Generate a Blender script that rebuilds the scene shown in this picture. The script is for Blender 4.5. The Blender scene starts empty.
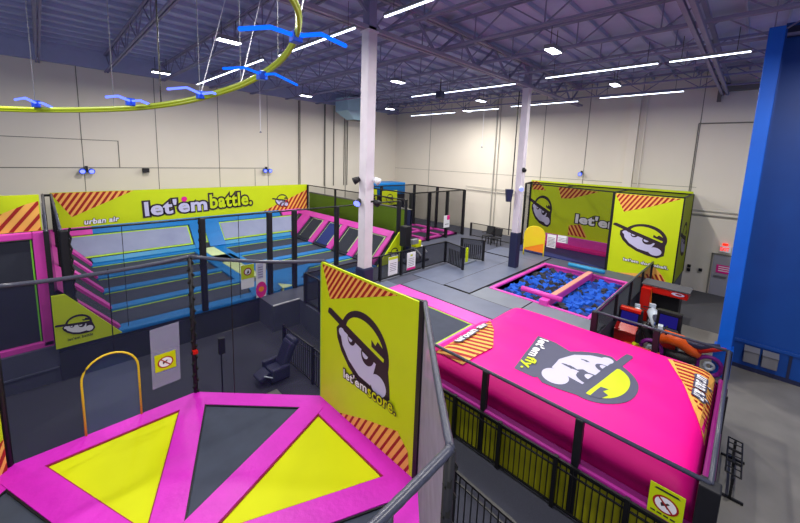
import bpy, bmesh, math, random
from mathutils import Vector, Matrix
random.seed(7)
COL = bpy.context.scene.collection
PI = math.pi
V3 = Vector

# ------------------------------------------------------------------ materials
def srgb(r, g, b):
    f = lambda c: (c/255)/12.92 if c/255 <= .04045 else (((c/255)+.055)/1.055)**2.4
    return (f(r), f(g), f(b), 1)

def mat(name, rgb, rough=.6, metal=0, var=.12, scale=6, bump=0, bscale=60, rgb2=None, spec=.4, detail=4):
    m = bpy.data.materials.new(name); m.use_nodes = True
    nt = m.node_tree; N = nt.nodes; L = nt.links
    b = N['Principled BSDF']
    b.inputs['Roughness'].default_value = rough; b.inputs['Metallic'].default_value = metal
    b.inputs['Specular IOR Level'].default_value = spec
    c = srgb(*rgb); c2 = srgb(*rgb2) if rgb2 else tuple(x*(1-var) for x in c[:3])+(1,)
    tc = N.new('ShaderNodeTexCoord'); nz = N.new('ShaderNodeTexNoise'); nz.inputs['Scale'].default_value = scale
    nz.inputs['Detail'].default_value = detail
    mx = N.new('ShaderNodeMix'); mx.data_type = 'RGBA'
    mx.inputs['A'].default_value = c; mx.inputs['B'].default_value = c2
    L.new(tc.outputs['Object'], nz.inputs['Vector']); L.new(nz.outputs['Fac'], mx.inputs['Factor'])
    L.new(mx.outputs['Result'], b.inputs['Base Color'])
    if bump:
        n2 = N.new('ShaderNodeTexNoise'); n2.inputs['Scale'].default_value = bscale
        bp = N.new('ShaderNodeBump'); bp.inputs['Strength'].default_value = bump; bp.inputs['Distance'].default_value = .02
        L.new(tc.outputs['Object'], n2.inputs['Vector']); L.new(n2.outputs['Fac'], bp.inputs['Height'])
        L.new(bp.outputs['Normal'], b.inputs['Normal'])
    return m

def emit(name, rgb, s):
    m = bpy.data.materials.new(name); m.use_nodes = True
    N = m.node_tree.nodes; N.clear()
    e = N.new('ShaderNodeEmission'); o = N.new('ShaderNodeOutputMaterial')
    e.inputs['Color'].default_value = srgb(*rgb); e.inputs['Strength'].default_value = s
    m.node_tree.links.new(e.outputs[0], o.inputs[0]); return m

def netmat(name, rgb, a, weave=0):
    m = bpy.data.materials.new(name); m.use_nodes = True
    nt = m.node_tree; N = nt.nodes; L = nt.links; N.clear()
    d = N.new('ShaderNodeBsdfDiffuse'); t = N.new('ShaderNodeBsdfTransparent'); mx = N.new('ShaderNodeMixShader')
    o = N.new('ShaderNodeOutputMaterial'); d.inputs['Color'].default_value = srgb(*rgb)
    mx.inputs['Fac'].default_value = a
    L.new(t.outputs[0], mx.inputs[1]); L.new(d.outputs[0], mx.inputs[2]); L.new(mx.outputs[0], o.inputs[0])
    if weave:
        tc = N.new('ShaderNodeTexCoord'); nz = N.new('ShaderNodeTexNoise'); nz.inputs['Scale'].default_value = weave
        r = N.new('ShaderNodeMapRange'); r.inputs['From Min'].default_value = .3; r.inputs['From Max'].default_value = .7
        r.inputs['To Min'].default_value = a-.08; r.inputs['To Max'].default_value = a+.08
        L.new(tc.outputs['Object'], nz.inputs['Vector']); L.new(nz.outputs['Fac'], r.inputs['Value']); L.new(r.outputs[0], mx.inputs['Fac'])
    return m

M = dict(
 wall=mat('painted concrete wall', (226,219,206), .85, scale=.6, var=.10),
 wall_low=mat('grey painted wall', (150,150,162), .85, scale=.8, var=.08),
 seam=mat('wall joint', (120,118,112), .9), conduit=mat('painted conduit', (176,174,166), .6),
 deck=mat('roof deck lining', (198,202,232), .8, scale=1.2, rgb2=(158,168,204), detail=8),
 purlin=mat('purlin wood', (168,174,208), .8), steel=mat('painted joist steel', (118,118,150), .6, scale=3, rgb2=(138,134,166)),
 steel_lt=mat('light girder steel', (150,144,168), .55, scale=3),
 concrete=mat('sealed concrete', (140,137,132), .4, scale=1.1, rgb2=(88,87,85), spec=.5, detail=8),
 carpet=mat('charcoal carpet', (60,62,78), .95, scale=60, rgb2=(38,40,52), bump=.3, bscale=120),
 carpet_dk=mat('dark grey carpet', (84,84,90), .95, scale=200, rgb2=(70,70,76)),
 platform=mat('dark platform vinyl', (82,86,104), .55, scale=2, rgb2=(68,72,90)),
 mat_grey=mat('grey mat vinyl', (104,112,136), .42, scale=1.5, rgb2=(84,92,114)),
 mat_pale=mat('pale grey mat vinyl', (120,128,142), .45, scale=1.5, rgb2=(104,110,124)),
 mat_edge=mat('black mat edging', (14,14,20), .6),
 bed=mat('woven jump bed', (58,66,86), .75, scale=3, rgb2=(42,48,66)),
 bed_dk=mat('dark woven jump bed', (44,48,62), .75, scale=3, rgb2=(34,38,52)),
 bed_pale=mat('pale woven jump bed', (150,160,190), .6, scale=1.2, rgb2=(122,130,166)),
 bed_blue=mat('blue woven jump bed', (34,50,120), .7, scale=2),
 pink=mat('magenta pad vinyl', (208,34,194), .42, scale=3, rgb2=(180,26,170), bump=.3, bscale=12),
 pink2=mat('pink pad vinyl', (222,74,184), .45, scale=3, rgb2=(196,56,164)),
 seam_red=mat('dark red seam', (140,16,60), .6),
 lime=mat('lime yellow vinyl', (200,218,6), .5, scale=1.2, rgb2=(184,204,4)),
 yellow=mat('yellow jump mat', (204,210,0), .6, scale=1.3, rgb2=(188,196,0), spec=.2),
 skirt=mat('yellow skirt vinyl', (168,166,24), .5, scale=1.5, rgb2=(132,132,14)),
 lime_edge=mat('lime edging', (170,214,60), .6), cream=mat('cream pad', (206,224,170), .6),
 blue=mat('blue pad vinyl', (6,126,204), .42, scale=3, rgb2=(4,104,178)),
 airbag=mat('hot pink airbag fabric', (240,2,146), .5, scale=1.4, rgb2=(218,0,132), bump=.3, bscale=3.0, spec=.25),
 purple=mat('purple pad vinyl', (150,30,130), .35),
 navy=mat('navy column pad', (30,36,70), .5), black=mat('black steel', (16,16,20), .45, var=.3),
 black_pad=mat('black padded vinyl', (24,25,34), .5, scale=20, rgb2=(12,12,18)),
 rope=mat('black lacing rope', (10,10,12), .8), railgrey=mat('grey rail sleeve', (78,82,102), .35, scale=40, rgb2=(40,42,56)),
 ink=mat('dark print ink', (44,28,40), .6, var=.05), slate=mat('slate print', (76,78,104), .6, var=.05),
 white=mat('white print', (232,232,240), .6, var=.03), lav=mat('lavender white print', (192,190,222), .6, var=.04),
 orange=mat('orange print', (240,176,84), .6, var=.06), red=mat('dark red print', (158,22,20), .6, var=.06),
 hot=mat('hot orange print', (250,140,30), .6, var=.06), magenta=mat('magenta print', (224,20,140), .6),
 column=mat('white painted column steel', (220,214,224), .55, scale=2, rgb2=(188,182,196)),
 wallblue=mat('royal blue climbing wall', (6,74,160), .45, scale=1.2, rgb2=(4,58,136)),
 pillarblue=mat('bright blue steel', (6,98,214), .4, scale=1.2, rgb2=(4,80,186)),
 chrome=mat('brushed stainless steel', (126,126,132), .3, metal=.4), grey=mat('grey plastic', (120,122,132), .5),
 dark=mat('dark plastic', (24,24,30), .5), leather=mat('black leatherette', (44,46,76), .38),
 foam=mat('blue foam', (14,96,212), .8, rgb2=(8,60,160), scale=4), foam_navy=mat('navy foam', (12,50,130), .8), foam_dark=mat('charcoal foam', (40,42,52), .85), board=mat('olive green board', (112,146,24), .6),
 peach=mat('tan beam top', (214,150,132), .6), cyan=mat('light blue roll vinyl', (40,140,190), .45),
 duct=mat('galvanised duct', (168,204,222), .45, metal=.1, scale=2), ledlime=mat('lime painted track', (176,196,20), .35),
 redm=mat('glossy red cabinet', (196,24,16), .3), purplem=mat('purple tyre', (120,10,130), .4), silver=mat('silver plastic', (190,200,214), .3),
 orangem=mat('orange plastic', (240,96,20), .35), bluem=mat('blue plastic', (30,90,220), .35), sleeve=netmat('clear plastic sleeve', (170,170,200), .38),
 glow_white=emit('led tube glow', (226,236,255), 7), glow_bay=emit('high bay lens glow', (235,240,255), 14),
 glow_blue=emit('blue led glow', (16,100,255), 1.7), glow_violet=emit('violet led glow', (90,110,255), 3), glow_exit=emit('exit sign glow', (255,50,30), 1.6),
 glow_spot=emit('blue spot glow', (110,120,255), 3), glow_screen=emit('arcade screen glow', (70,60,220), .22), glow_screen2=emit('arcade marquee glow', (255,70,20), 1.1),
 net=netmat('black safety net', (22,22,28), .30), net_thick=netmat('dense black safety net', (32,34,60), .50), net_bag=netmat('black airbag net', (30,8,34), .56), net_lt=netmat('light black net', (20,20,28), .17),
 net_side=netmat('grey safety net seen edge on', (150,142,158), .72, 3), net_far=netmat('fine safety net', (24,24,30), .36), mesh=netmat('dark fence mesh', (44,46,58), .72),
)

# ------------------------------------------------------------------ mesh helpers
class MB:
    def __init__(s): s.v = []; s.f = []; s.m = []
    def add(s, vs, fs, m=0):
        o = len(s.v); s.v += [tuple(x) for x in vs]
        for f in fs: s.f.append(tuple(i+o for i in f)); s.m.append(m)
        return s
    def box(s, x0, y0, z0, x1, y1, z1, m=0):
        x0, x1 = min(x0, x1), max(x0, x1); y0, y1 = min(y0, y1), max(y0, y1); z0, z1 = min(z0, z1), max(z0, z1)
        vs = [(x, y, z) for z in (z0, z1) for x, y in ((x0, y0), (x1, y0), (x1, y1), (x0, y1))]
        return s.add(vs, [(3,2,1,0), (4,5,6,7), (0,1,5,4), (1,2,6,5), (2,3,7,6), (3,0,4,7)], m)
    def obox(s, c, d, M3=None, m=0):
        M3 = M3 or Matrix.Identity(3); c = V3(c)
        vs = [c + M3 @ V3((a*d[0]/2, b*d[1]/2, e*d[2]/2)) for e in (-1, 1) for a, b in ((-1,-1), (1,-1), (1,1), (-1,1))]
        return s.add(vs, [(3,2,1,0), (4,5,6,7), (0,1,5,4), (1,2,6,5), (2,3,7,6), (3,0,4,7)], m)
    def bar(s, p, q, w, h=None, m=0):
        p, q = V3(p), V3(q); h = h or w; d = (q-p); L = d.length
        if L < 1e-6: return s
        d.normalize(); up = V3((0,0,1)) if abs(d.z) < .95 else V3((0,1,0))
        a = d.cross(up).normalized(); b = a.cross(d)
        return s.obox((p+q)/2, (L, w, h), Matrix((d, a, b)).transposed(), m)
    def tube(s, pts, r, n=8, m=0, cap=True):
        pts = [V3(p) for p in pts]; rs = r if isinstance(r, (list, tuple)) else [r]*len(pts)
        vs = []; fs = []
        for i, p in enumerate(pts):
            d = (pts[min(i+1, len(pts)-1)] - pts[max(i-1, 0)]).normalized()
            up = V3((0,0,1)) if abs(d.z) < .9 else V3((1,0,0))
            a = d.cross(up).normalized(); b = a.cross(d)
            for k in range(n):
                t = 2*PI*k/n; vs.append(p + (a*math.cos(t)+b*math.sin(t))*rs[i])
        for i in range(len(pts)-1):
            for k in range(n):
                fs.append((i*n+k, i*n+(k+1) % n, (i+1)*n+(k+1) % n, (i+1)*n+k))
        if cap: fs.append(tuple(reversed(range(n)))); fs.append(tuple(range((len(pts)-1)*n, len(pts)*n)))
        return s.add(vs, fs, m)
    def prism(s, poly, z0, z1, m=0, mtop=None):
        # polygon in plan (x, y), counter-clockwise
        n = len(poly); a = sum(poly[i][0]*poly[(i+1) % n][1]-poly[(i+1) % n][0]*poly[i][1] for i in range(n))
        if a < 0: poly = poly[::-1]
        vs = [(x, y, z0) for x, y in poly]+[(x, y, z1) for x, y in poly]
        s.add(vs, [tuple(reversed(range(n)))]+[(i, (i+1) % n, n+(i+1) % n, n+i) for i in range(n)], m)
        s.add(vs[n:], [tuple(range(n))], m if mtop is None else mtop); return s
    def slab(s, quad, th, m=0):
        # thick plate from a planar 3D polygon, thickness th against its normal
        q = [V3(p) for p in quad]; nrm = (q[1]-q[0]).cross(q[2]-q[0]).normalized(); n = len(q)
        vs = q+[p-nrm*th for p in q]
        return s.add(vs, [tuple(range(n)), tuple(reversed(range(n, 2*n)))]+[(i, n+i, n+(i+1) % n, (i+1) % n) for i in range(n)], m)
    def build(s, name, mats, parent=None, org=None, smooth=False, bevel=0, loc=None):
        if not isinstance(mats, (list, tuple)): mats = [mats]
        if parent is not None:
            o3 = V3(parent['_o'])
        elif org is not None: o3 = V3(org)
        else:
            xs = [v[0] for v in s.v]; ys = [v[1] for v in s.v]; zs = [v[2] for v in s.v]
            o3 = V3(((min(xs)+max(xs))/2, (min(ys)+max(ys))/2, min(zs)))
        me = bpy.data.meshes.new(name)
        me.from_pydata([tuple(V3(v)-o3) for v in s.v], [], s.f)
        for mm in mats: me.materials.append(mm)
        for p, mi in zip(me.polygons, s.m): p.material_index = mi; p.use_smooth = smooth
        me.update()
        ob = bpy.data.objects.new(name, me); COL.objects.link(ob)
        ob['_o'] = list(o3)
        if parent is not None: ob.parent = parent
        else: ob.location = o3
        if bevel:
            bv = ob.modifiers.new('bevel', 'BEVEL'); bv.width = bevel; bv.segments = 2; bv.limit_method = 'ANGLE'; bv.angle_limit = .6
        return ob

def tag(o, label=None, cat=None, group=None, kind=None):
    if label: o['label'] = label
    if cat: o['category'] = cat
    if group: o['group'] = group
    if kind: o['kind'] = kind
    return o
def thing(name, loc, label, cat, group=None):
    o = bpy.data.objects.new(name, None); o.empty_display_size = .1; COL.objects.link(o); o.location = loc; o['_o'] = list(loc)
    return tag(o, label, cat, group)
def clone(o, d=(0,0,0), label=None, group=None, rotz=None):
    r = o.copy(); COL.objects.link(r); r.location = V3(o.location)+V3(d)
    if rotz is not None: r.rotation_euler = (0, 0, rotz)
    r['_o'] = list(V3(o['_o'])+V3(d))
    if label: r['label'] = label
    if group: r['group'] = group
    for ch in list(o.children):
        c = ch.copy(); COL.objects.link(c); c.parent = r; c.matrix_parent_inverse = ch.matrix_parent_inverse
        for g in ch.children:
            e = g.copy(); COL.objects.link(e); e.parent = c
    return r
def struct(mb, name, m, **k):
    return tag(mb.build(name, m, org=(0,0,0), **k), kind='structure')

# ------------------------------------------------------------------ flat art (prints on banners, signs, the airbag)
def clip(poly, conv):
    n = len(conv); A = sum(conv[i][0]*conv[(i+1) % n][1]-conv[(i+1) % n][0]*conv[i][1] for i in range(n))
    if A < 0: conv = conv[::-1]
    out = list(poly)
    for i in range(n):
        ax, ay = conv[i]; bx, by = conv[(i+1) % n]; inp = out; out = []
        side = lambda p: (bx-ax)*(p[1]-ay)-(by-ay)*(p[0]-ax)
        for j in range(len(inp)):
            p, q = inp[j], inp[(j+1) % len(inp)]; sp, sq = side(p), side(q)
            if sp >= 0: out.append(p)
            if (sp >= 0) != (sq >= 0):
                t = sp/(sp-sq); out.append((p[0]+t*(q[0]-p[0]), p[1]+t*(q[1]-p[1])))
        if not out: return []
    return out
def ell(cx, cy, rx, ry, a0=0, a1=360, n=24):
    full = (a1-a0) >= 360
    return [(cx+rx*math.cos(math.radians(a0+(a1-a0)*i/n)), cy+ry*math.sin(math.radians(a0+(a1-a0)*i/n))) for i in range(n if full else n+1)]
def xf(poly, cx, cy, s, rot=0, sy=None):
    c, d = math.cos(rot), math.sin(rot); sy = sy or s
    return [(cx+(x*c-y*d)*s, cy+(x*d+y*c)*sy) for x, y in poly]
# an art item: (polygon, colour key, layer)
def emblem(cx, cy, s, rot, dark='ink', face='lav', cap='lime', sy=None, fy=1):
    T = lambda p: xf([(x, y if y > -.1 else -.1+(y+.1)*fy) for x, y in p], cx, cy, s, rot, sy)
    A = [(T(ell(.05, 0, 1.0, .98, -2, 182)), dark, 1),
         (T([(-1.0,.05), (-1.12,-.18), (-1.0,-.45), (-.72,-.72), (-.3,-.95), (.2,-1.05), (.75,-1.02), (1.15,-.92), (1.32,-.6), (1.2,-.28), (1.05,.05)]), dark, 1.25),
         (T([(-1.62,.0), (-1.62,.17), (-1.5,.22), (1.0,.16), (1.0,-.06)]), dark, 1.5),
         (T(ell(.05, .17, .79, .60, 0, 180)), cap, 2),
         (T([(-.88,-.06), (-.9,-.22), (-.72,-.5), (-.35,-.74), (.15,-.86), (.62,-.78), (.62,-.06)]), face, 2),
         (T(ell(-.86, -.16, .13, .13)), face, 2.2), (T(ell(.86, -.56, .30, .28)), face, 2.2),
         (T(ell(-.42, -.05, .17, .2, 180, 360)), dark, 3), (T(ell(.28, -.05, .26, .3, 180, 360)), dark, 3),
         (T(ell(-.46, -.07, .09, .1, 180, 360)), face, 4), (T(ell(.2, -.08, .12, .13, 180, 360)), face, 4),
         (T([(.34,.28), (.28,.46), (.46,.40), (.50,.56), (.74,.50), (.86,.28)]), dark, 3)]
    return A
def stripes(conv, ang, pitch, duty=.5, base='orange', ink='red', lay=1):
    out = [(list(conv), base, lay)] if base else []
    cx = sum(p[0] for p in conv)/len(conv); cy = sum(p[1] for p in conv)/len(conv)
    R = max(math.hypot(p[0]-cx, p[1]-cy) for p in conv)+pitch; c, d = math.cos(ang), math.sin(ang); k = -R
    while k < R:
        q = [(-R, k), (R, k), (R, k+pitch*duty), (-R, k+pitch*duty)]
        q = clip([(cx+x*c-y*d, cy+x*d+y*c) for x, y in q], conv)
        if len(q) > 2: out.append((q, ink, lay+1))
        k += pitch
    return out
_tc = {}
def text_mesh(t, off, shear):
    k = (t, off, shear)
    if k not in _tc:
        cu = bpy.data.curves.new('txt', 'FONT'); cu.body = t; cu.offset = off; cu.shear = shear; cu.resolution_u = 3; cu.space_character = 1.06
        ob = bpy.data.objects.new('txt', cu); COL.objects.link(ob)
        me = bpy.data.meshes.new_from_object(ob)
        _tc[k] = ([tuple(v.co)[:2] for v in me.vertices], [tuple(p.vertices) for p in me.polygons])
        bpy.data.objects.remove(ob); bpy.data.curves.remove(cu); bpy.data.meshes.remove(me)
    return _tc[k]
def text(t, x, y, w, h, rot=0, col='white', lay=3, off=.02, shear=0, outline=None, oo=.07, skew=0):
    """lower-left at x, y; scaled to width w and height h; returns art items"""
    v, f = text_mesh(t, off, shear)
    if not v: return []
    x0, x1 = min(p[0] for p in v), max(p[0] for p in v); y0, y1 = min(p[1] for p in v), max(p[1] for p in v)
    sx, sy = w/(x1-x0), h/(y1-y0); c, d = math.cos(rot), math.sin(rot)
    def T(p):
        a, b = (p[0]-x0)*sx, (p[1]-y0)*sy
        return (x+a*c-b*d, y+a*d+b*c)
    out = []
    if outline:
        v2, f2 = text_mesh(t, off+oo, shear)
        out += [([T(v2[i]) for i in p], outline, lay-1) for p in f2]
    return out+[([T(v[i]) for i in p], col, lay) for p in f]
def art(items, F, name, parent, lay_h=.004, sub=None, org=None):
    """F(u, v, off) -> 3D point. All items of one named part become one mesh."""
    keys = []; mb = MB()
    for poly, col, lay in items:
        if col not in keys: keys.append(col)
        ps = [poly]
        if sub:
            ps = []
            x0, x1 = min(p[0] for p in poly), max(p[0] for p in poly); y0, y1 = min(p[1] for p in poly), max(p[1] for p in poly)
            if max(x1-x0, y1-y0) <= sub*1.3: ps = [poly]
            else:
                bm = bmesh.new(); vs = [bm.verts.new((p[0], p[1], 0)) for p in poly]
                try: bm.faces.new(vs)
                except ValueError: bm.free(); continue
                bmesh.ops.triangulate(bm, faces=bm.faces[:])
                for ax, lo, hi in ((0, x0, x1), (1, y0, y1)):
                    k = lo+sub
                    while k < hi:
                        co = (k, 0, 0) if ax == 0 else (0, k, 0); no = (1, 0, 0) if ax == 0 else (0, 1, 0)
                        bmesh.ops.bisect_plane(bm, geom=bm.verts[:]+bm.edges[:]+bm.faces[:], plane_co=co, plane_no=no); k += sub
                ps = [[(v.co.x, v.co.y) for v in fc.verts] for fc in bm.faces]; bm.free()
        for p in ps:
            if len(p) > 2: mb.add([F(a, b, lay*lay_h) for a, b in p], [tuple(range(len(p)))], keys.index(col))
    return mb.build(name, [M[k] for k in keys], parent=parent, org=org)
def plane_frame(o, u, v, n):
    o, u, v, n = V3(o), V3(u), V3(v), V3(n)
    return lambda a, b, off: o+u*a+v*b+n*off

# ------------------------------------------------------------------ camera, world, render look
cam = bpy.data.cameras.new('camera'); co = bpy.data.objects.new('camera', cam); COL.objects.link(co)
cam.sensor_width = 36; cam.lens = 355.786/800*36; cam.shift_y = -(261.5-205.84)/800
cam.clip_start = .05; cam.clip_end = 200
a, b, c = map(math.radians, (44.625, 7.811, 1.993))
Fw = V3((math.cos(b)*math.cos(a), math.cos(b)*math.sin(a), -math.sin(b)))
r = Fw.cross(V3((0,0,1))).normalized(); u = r.cross(Fw)
r, u = r*math.cos(c)+u*math.sin(c), -r*math.sin(c)+u*math.cos(c)
mw = Matrix((r, u, -Fw)).transposed().to_4x4(); mw.translation = (0, 0, 6.2)
co.matrix_world = mw
S = bpy.context.scene; S.camera = co
S.view_settings.view_transform = 'Standard'; S.view_settings.look = 'None'; S.view_settings.exposure = -.1; S.view_settings.gamma = 1
S.view_settings.use_curve_mapping = False
S.cycles.transparent_max_bounces = 32; S.cycles.max_bounces = 6
w = bpy.data.worlds.new('world'); S.world = w; w.use_nodes = True
w.node_tree.nodes['Background'].inputs[0].default_value = (.70, .72, 1, 1); w.node_tree.nodes['Background'].inputs[1].default_value = .8

# ------------------------------------------------------------------ building shell
XW, YW, ZC = 23.0, 23.5, 10.8
struct(MB().box(-14, -16, -.2, XW+.3, YW+.3, 0), 'floor', M['concrete'])
struct(MB().box(17.6, -4, 0, XW, 2.9, .012), 'floor_carpet', M['carpet_dk'])
struct(MB().box(4.0, -6, 0, 6.3, 12.3, .012), 'floor_walkway', M['carpet']) 
struct(MB().box(-14, 8.3, 0, 4.0, 12.4, .012), 'floor_corridor', M['carpet'])
struct(MB().box(-14, YW, 0, XW+.3, YW+.3, ZC), 'wall_left', M['wall'])
struct(MB().box(XW, -16, 0, XW+.3, YW, ZC), 'wall_right', M['wall'])
cb = MB().box(-14, -16, ZC, XW+.3, YW+.3, ZC+.15)
struct(cb, 'ceiling', M['deck'])
pb = MB(); y = -15.5
while y < YW: pb.box(-14, y, ZC-.14, XW, y+.06, ZC); y += .9
struct(pb, 'ceiling_purlins', M['purlin'])
sm = MB()
for x in (1.5, 4.6, 7.8, 10.9, -1.6): sm.box(x, YW-.012, 0, x+.03, YW, ZC)
sm.box(-14, YW-.012, 5.12, 10.7, YW, 5.16); sm.box(-6, YW-.015, 6.5, 2.9, YW, 6.53); sm.box(2.9, YW-.015, 5.14, 2.94, YW, 6.53)
sm.box(10.0, YW-.012, 3, 10.03, YW, 5.1)
struct(sm, 'trim_1', M['seam'])
sm = MB()
for y in (19.42, 2.18, 7.3, 9.9): sm.box(XW-.012, y, 0, XW, y+.03, ZC)
for z in (5.2,): sm.box(XW-.012, 2, z, XW, YW, z+.02)
struct(sm, 'trim_2', M['seam'])
struct(MB().box(XW-.22, 4.75, 0, XW, 5.2, ZC).box(XW-.1, 4.45, 0, XW, 4.52, ZC), 'trim_3', M['wall'], bevel=.01)
cd = MB()
for x in (13.2, 15.35, 16.2, 17.2, 17.5, 19.3): cd.tube([(x, YW-.06, 3.8), (x, YW-.06, ZC-.9)], .035, 6)
for x in (13.3, 15.42, 17.35): cd.box(x, YW-.03, 0, x+.05, YW, ZC)
struct(cd, 'trim_4', M['seam'])
cd = MB().box(XW-.1, 13.3, 1.2, XW-.03, 13.37, ZC).box(XW-.1, 13.05, 1.2, XW-.05, 13.08, ZC)
cd.tube([(XW-.08, 5.2, 3.85), (XW-.08, 15.6, 3.95)], .03, 6).tube([(XW-.08, 5.2, 4.05), (XW-.08, 15.6, 4.18)], .02, 6)
cd.tube([(XW-.08, -1, 3.9), (XW-.08, 2.6, 3.9)], .04, 6).tube([(XW-.08, -1, 4.1), (XW-.08, 2.6, 4.1)], .02, 6)
struct(cd, 'trim_5', M['conduit'])
cd = MB().tube([(XW-.06, -1, 8.3), (XW-.06, 2.25, 8.33)], .03, 6).tube([(XW-.06, 2.25, 8.33), (XW-.06, 2.25, 1)], .02, 6)
cd.box(XW-.3, 1.55, 9.3, XW-.06, 1.7, ZC-.5).box(XW-.4, -2, 9.75, XW-.06, 1.6, 9.95)
struct(cd, 'trim_6', M['seam'])
# door, its sign and the exit sign on the right wall
dr = MB().box(XW-.05, -.1, 0, XW, 1.0, 2.0)
d0 = struct(MB().box(XW-.04, -.35, 0.02, XW-.0, .95, 2.0), 'door_1', M['wall_low'])
MB().box(XW-.07, .98, 0, XW, 1.04, 2.08).box(XW-.07, -.4, 0, XW, -.34, 2.08).box(XW-.07, -.4, 2.02, XW, 1.04, 2.08).build('door_frame', M['seam'], d0)
MB().box(XW-.12, .4, .95, XW-.04, .86, 1.02).build('push_bar', M['chrome'], d0)
dsn = tag(MB().box(XW-.07, .12, 1.15, XW-.045, .8, 1.55).build('door_sign', M['magenta']), 'small magenta notice fixed to the grey door in the right wall', 'sign')
art([([(-.6,z_),(-.08,z_),(-.08,z_+.04),(-.6,z_+.04)], 'white', 1) for z_ in (.1,.2,.3)], plane_frame((XW-.072, .12, 1.15), (0,-1,0), (0,0,1), (-1,0,0)), 'print', dsn)
ex = thing('exit_sign', (XW-.1, .58, 2.28), 'glowing red exit sign on the wall above the grey door', 'exit sign')
MB().box(XW-.12, .38, 2.2, XW-.02, .78, 2.5).build('housing', M['white'], ex)
art(text('EXIT', -.36, .07, .32, .17, col='glow_exit', off=.03), plane_frame((XW-.125, .4, 2.2), (0,-1,0), (0,0,1), (-1,0,0)), 'lettering', ex)
e2 = tag(MB().box(XW-.14, .5, 2.52, XW-.02, .7, 2.62).build('exit_lamp', M['glow_exit'], ex))
for i, (y, z) in enumerate(((1.75, 1.15), (1.75, .95), (1.3, 1.05))):
    tag(MB().box(XW-.1, y, z, XW, y+.14, z+.14).build('wall_switch', M['dark']), ['upper black switch box on grey wall left of the door', 'lower black switch box on grey wall left of the door', 'black switch box on grey wall nearest the door'][i], 'switch')

# ------------------------------------------------------------------ roof steel
def joist(x, lab):
    t = thing('roof_joist', (x, 8, 9.84), lab, 'roof joist', 'roof joists running towards the left wall')
    y0, y1 = -12, YW-.02
    ch = MB()
    for s in (-.05, .05):
        ch.box(x+s-.03, y0, 9.84, x+s+.03, y1, 9.9); ch.box(x+s-.03, y0, ZC-.2, x+s+.03, y1, ZC-.14)
    ch.build('chord', M['steel'], t)
    wb = MB(); y = y0; k = 0
    while y+1.1 <= y1:
        wb.bar((x, y, 9.87 if k % 2 else ZC-.17), (x, y+1.1, ZC-.17 if k % 2 else 9.87), .035); 
        if k % 2: wb.bar((x, y, 9.87), (x, y, ZC-.17), .03)
        y += 1.1; k += 1
    wb.build('web', M['steel'], t); return t
j0 = joist(.25, 'open web steel joist under the purple roof, first from the left')
ords = ['second', 'third', 'fourth', 'fifth', 'sixth', 'seventh', 'eighth', 'ninth', 'tenth']
for k in range(1, 10):
    clone(j0, (2.4*k, 0, 0), 'open web steel joist under the purple roof, %s from the left' % ords[k-1])
def girder(y, zb, zt, lab, mt, pitch=2.4, th=.07):
    t = thing('roof_girder', (8, y, zb), lab, 'roof girder')
    ch = MB()
    for s in (-.09, .09):
        ch.box(-12, y+s-.05, zb, XW, y+s+.05, zb+.1); ch.box(-12, y+s-.05, zt-.1, XW, y+s+.05, zt)
    ch.build('chord', mt, t)
    wb = MB(); x = -11; k = 0
    while x+pitch/2 <= XW:
        wb.bar((x, y, zb+.05 if k % 2 else zt-.05), (x+pitch/2, y, zt-.05 if k % 2 else zb+.05), th); x += pitch/2; k += 1
    wb.build('web', M['steel'], t); return t
girder(7.88, 9.55, 10.6, 'heavy light-grey truss girder carried on the two white columns', M['steel_lt'])
girder(1.45, 9.6, 10.2, 'slimmer twin-chord truss girder crossing near the blue tower', M['steel'], th=.04)
struct(MB().box(-14, YW-.25, 9.95, XW, YW, ZC), 'trim_10', M['purlin'])

# ------------------------------------------------------------------ columns
def column(x, y, lab, padh, extra):
    t = thing('steel_column', (x, y, 0), lab, 'column')
    MB().box(x-.155, y-.155, 0, x+.155, y+.155, 9.55).build('shaft', M['column'], t, bevel=.02)
    MB().box(x-.18, y-.18, 9.5, x+.18, y+.18, 9.55).build('cap_plate', M['column'], t); MB().box(x-.13, y-.13, 9.56, x+.13, y+.13, ZC-.1).build('girder_seat', M['steel'], t)
    MB().box(x-.2, y-.2, 0, x+.2, y+.2, padh).build('column_pad', M['navy'], t, bevel=.05)
    return t
column(6.57, 7.87, 'tall white steel column standing behind the score banner', 2.95, 1)
column(16.19, 7.95, 'white steel column with navy padded foot beside the foam pit', 2.75, 2)
def spot(x, y, z, lab, dirx, m='dark', glow=None):
    t = thing('spot_light', (x, y, z), lab, 'spot light')
    MB().tube([(x, y, z), (x+dirx[0]*.22, y+dirx[1]*.22, z-.08)], [.07, .11], 10).build('housing', M[m], t, smooth=True)
    MB().box(x-dirx[0]*.14-.02, y-dirx[1]*.14-.02, z-.03, x+.02, y+.02, z+.03).build('bracket', M['black'], t)
    if glow: MB().tube([(x+dirx[0]*.22, y+dirx[1]*.22, z-.08), (x+dirx[0]*.235, y+dirx[1]*.235, z-.086)], .1, 10).build('lens', M[glow], t)
    return t
spot(6.4, 7.98, 5.55, 'black spotlight on the left side of the near white column', (-.7, .3))
spot(6.72, 7.72, 5.55, 'white spotlight on the right side of the near white column', (.3, -.7), 'white')
spot(6.38, 7.95, 4.93, 'lower blue-lit spotlight on the near white column', (-.6, -.3), 'dark', 'glow_spot')
spot(6.73, 7.72, 4.9, 'lower small dark spotlight on the near white column', (.7, -.1))
spot(16.1, 7.78, 5.85, 'black spotlight high on the far white column', (-.6, -.5))
spot(16.0, 7.8, 4.98, 'blue-lit spotlight low on the far white column', (-.6, -.5), 'white', 'glow_spot')
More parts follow.
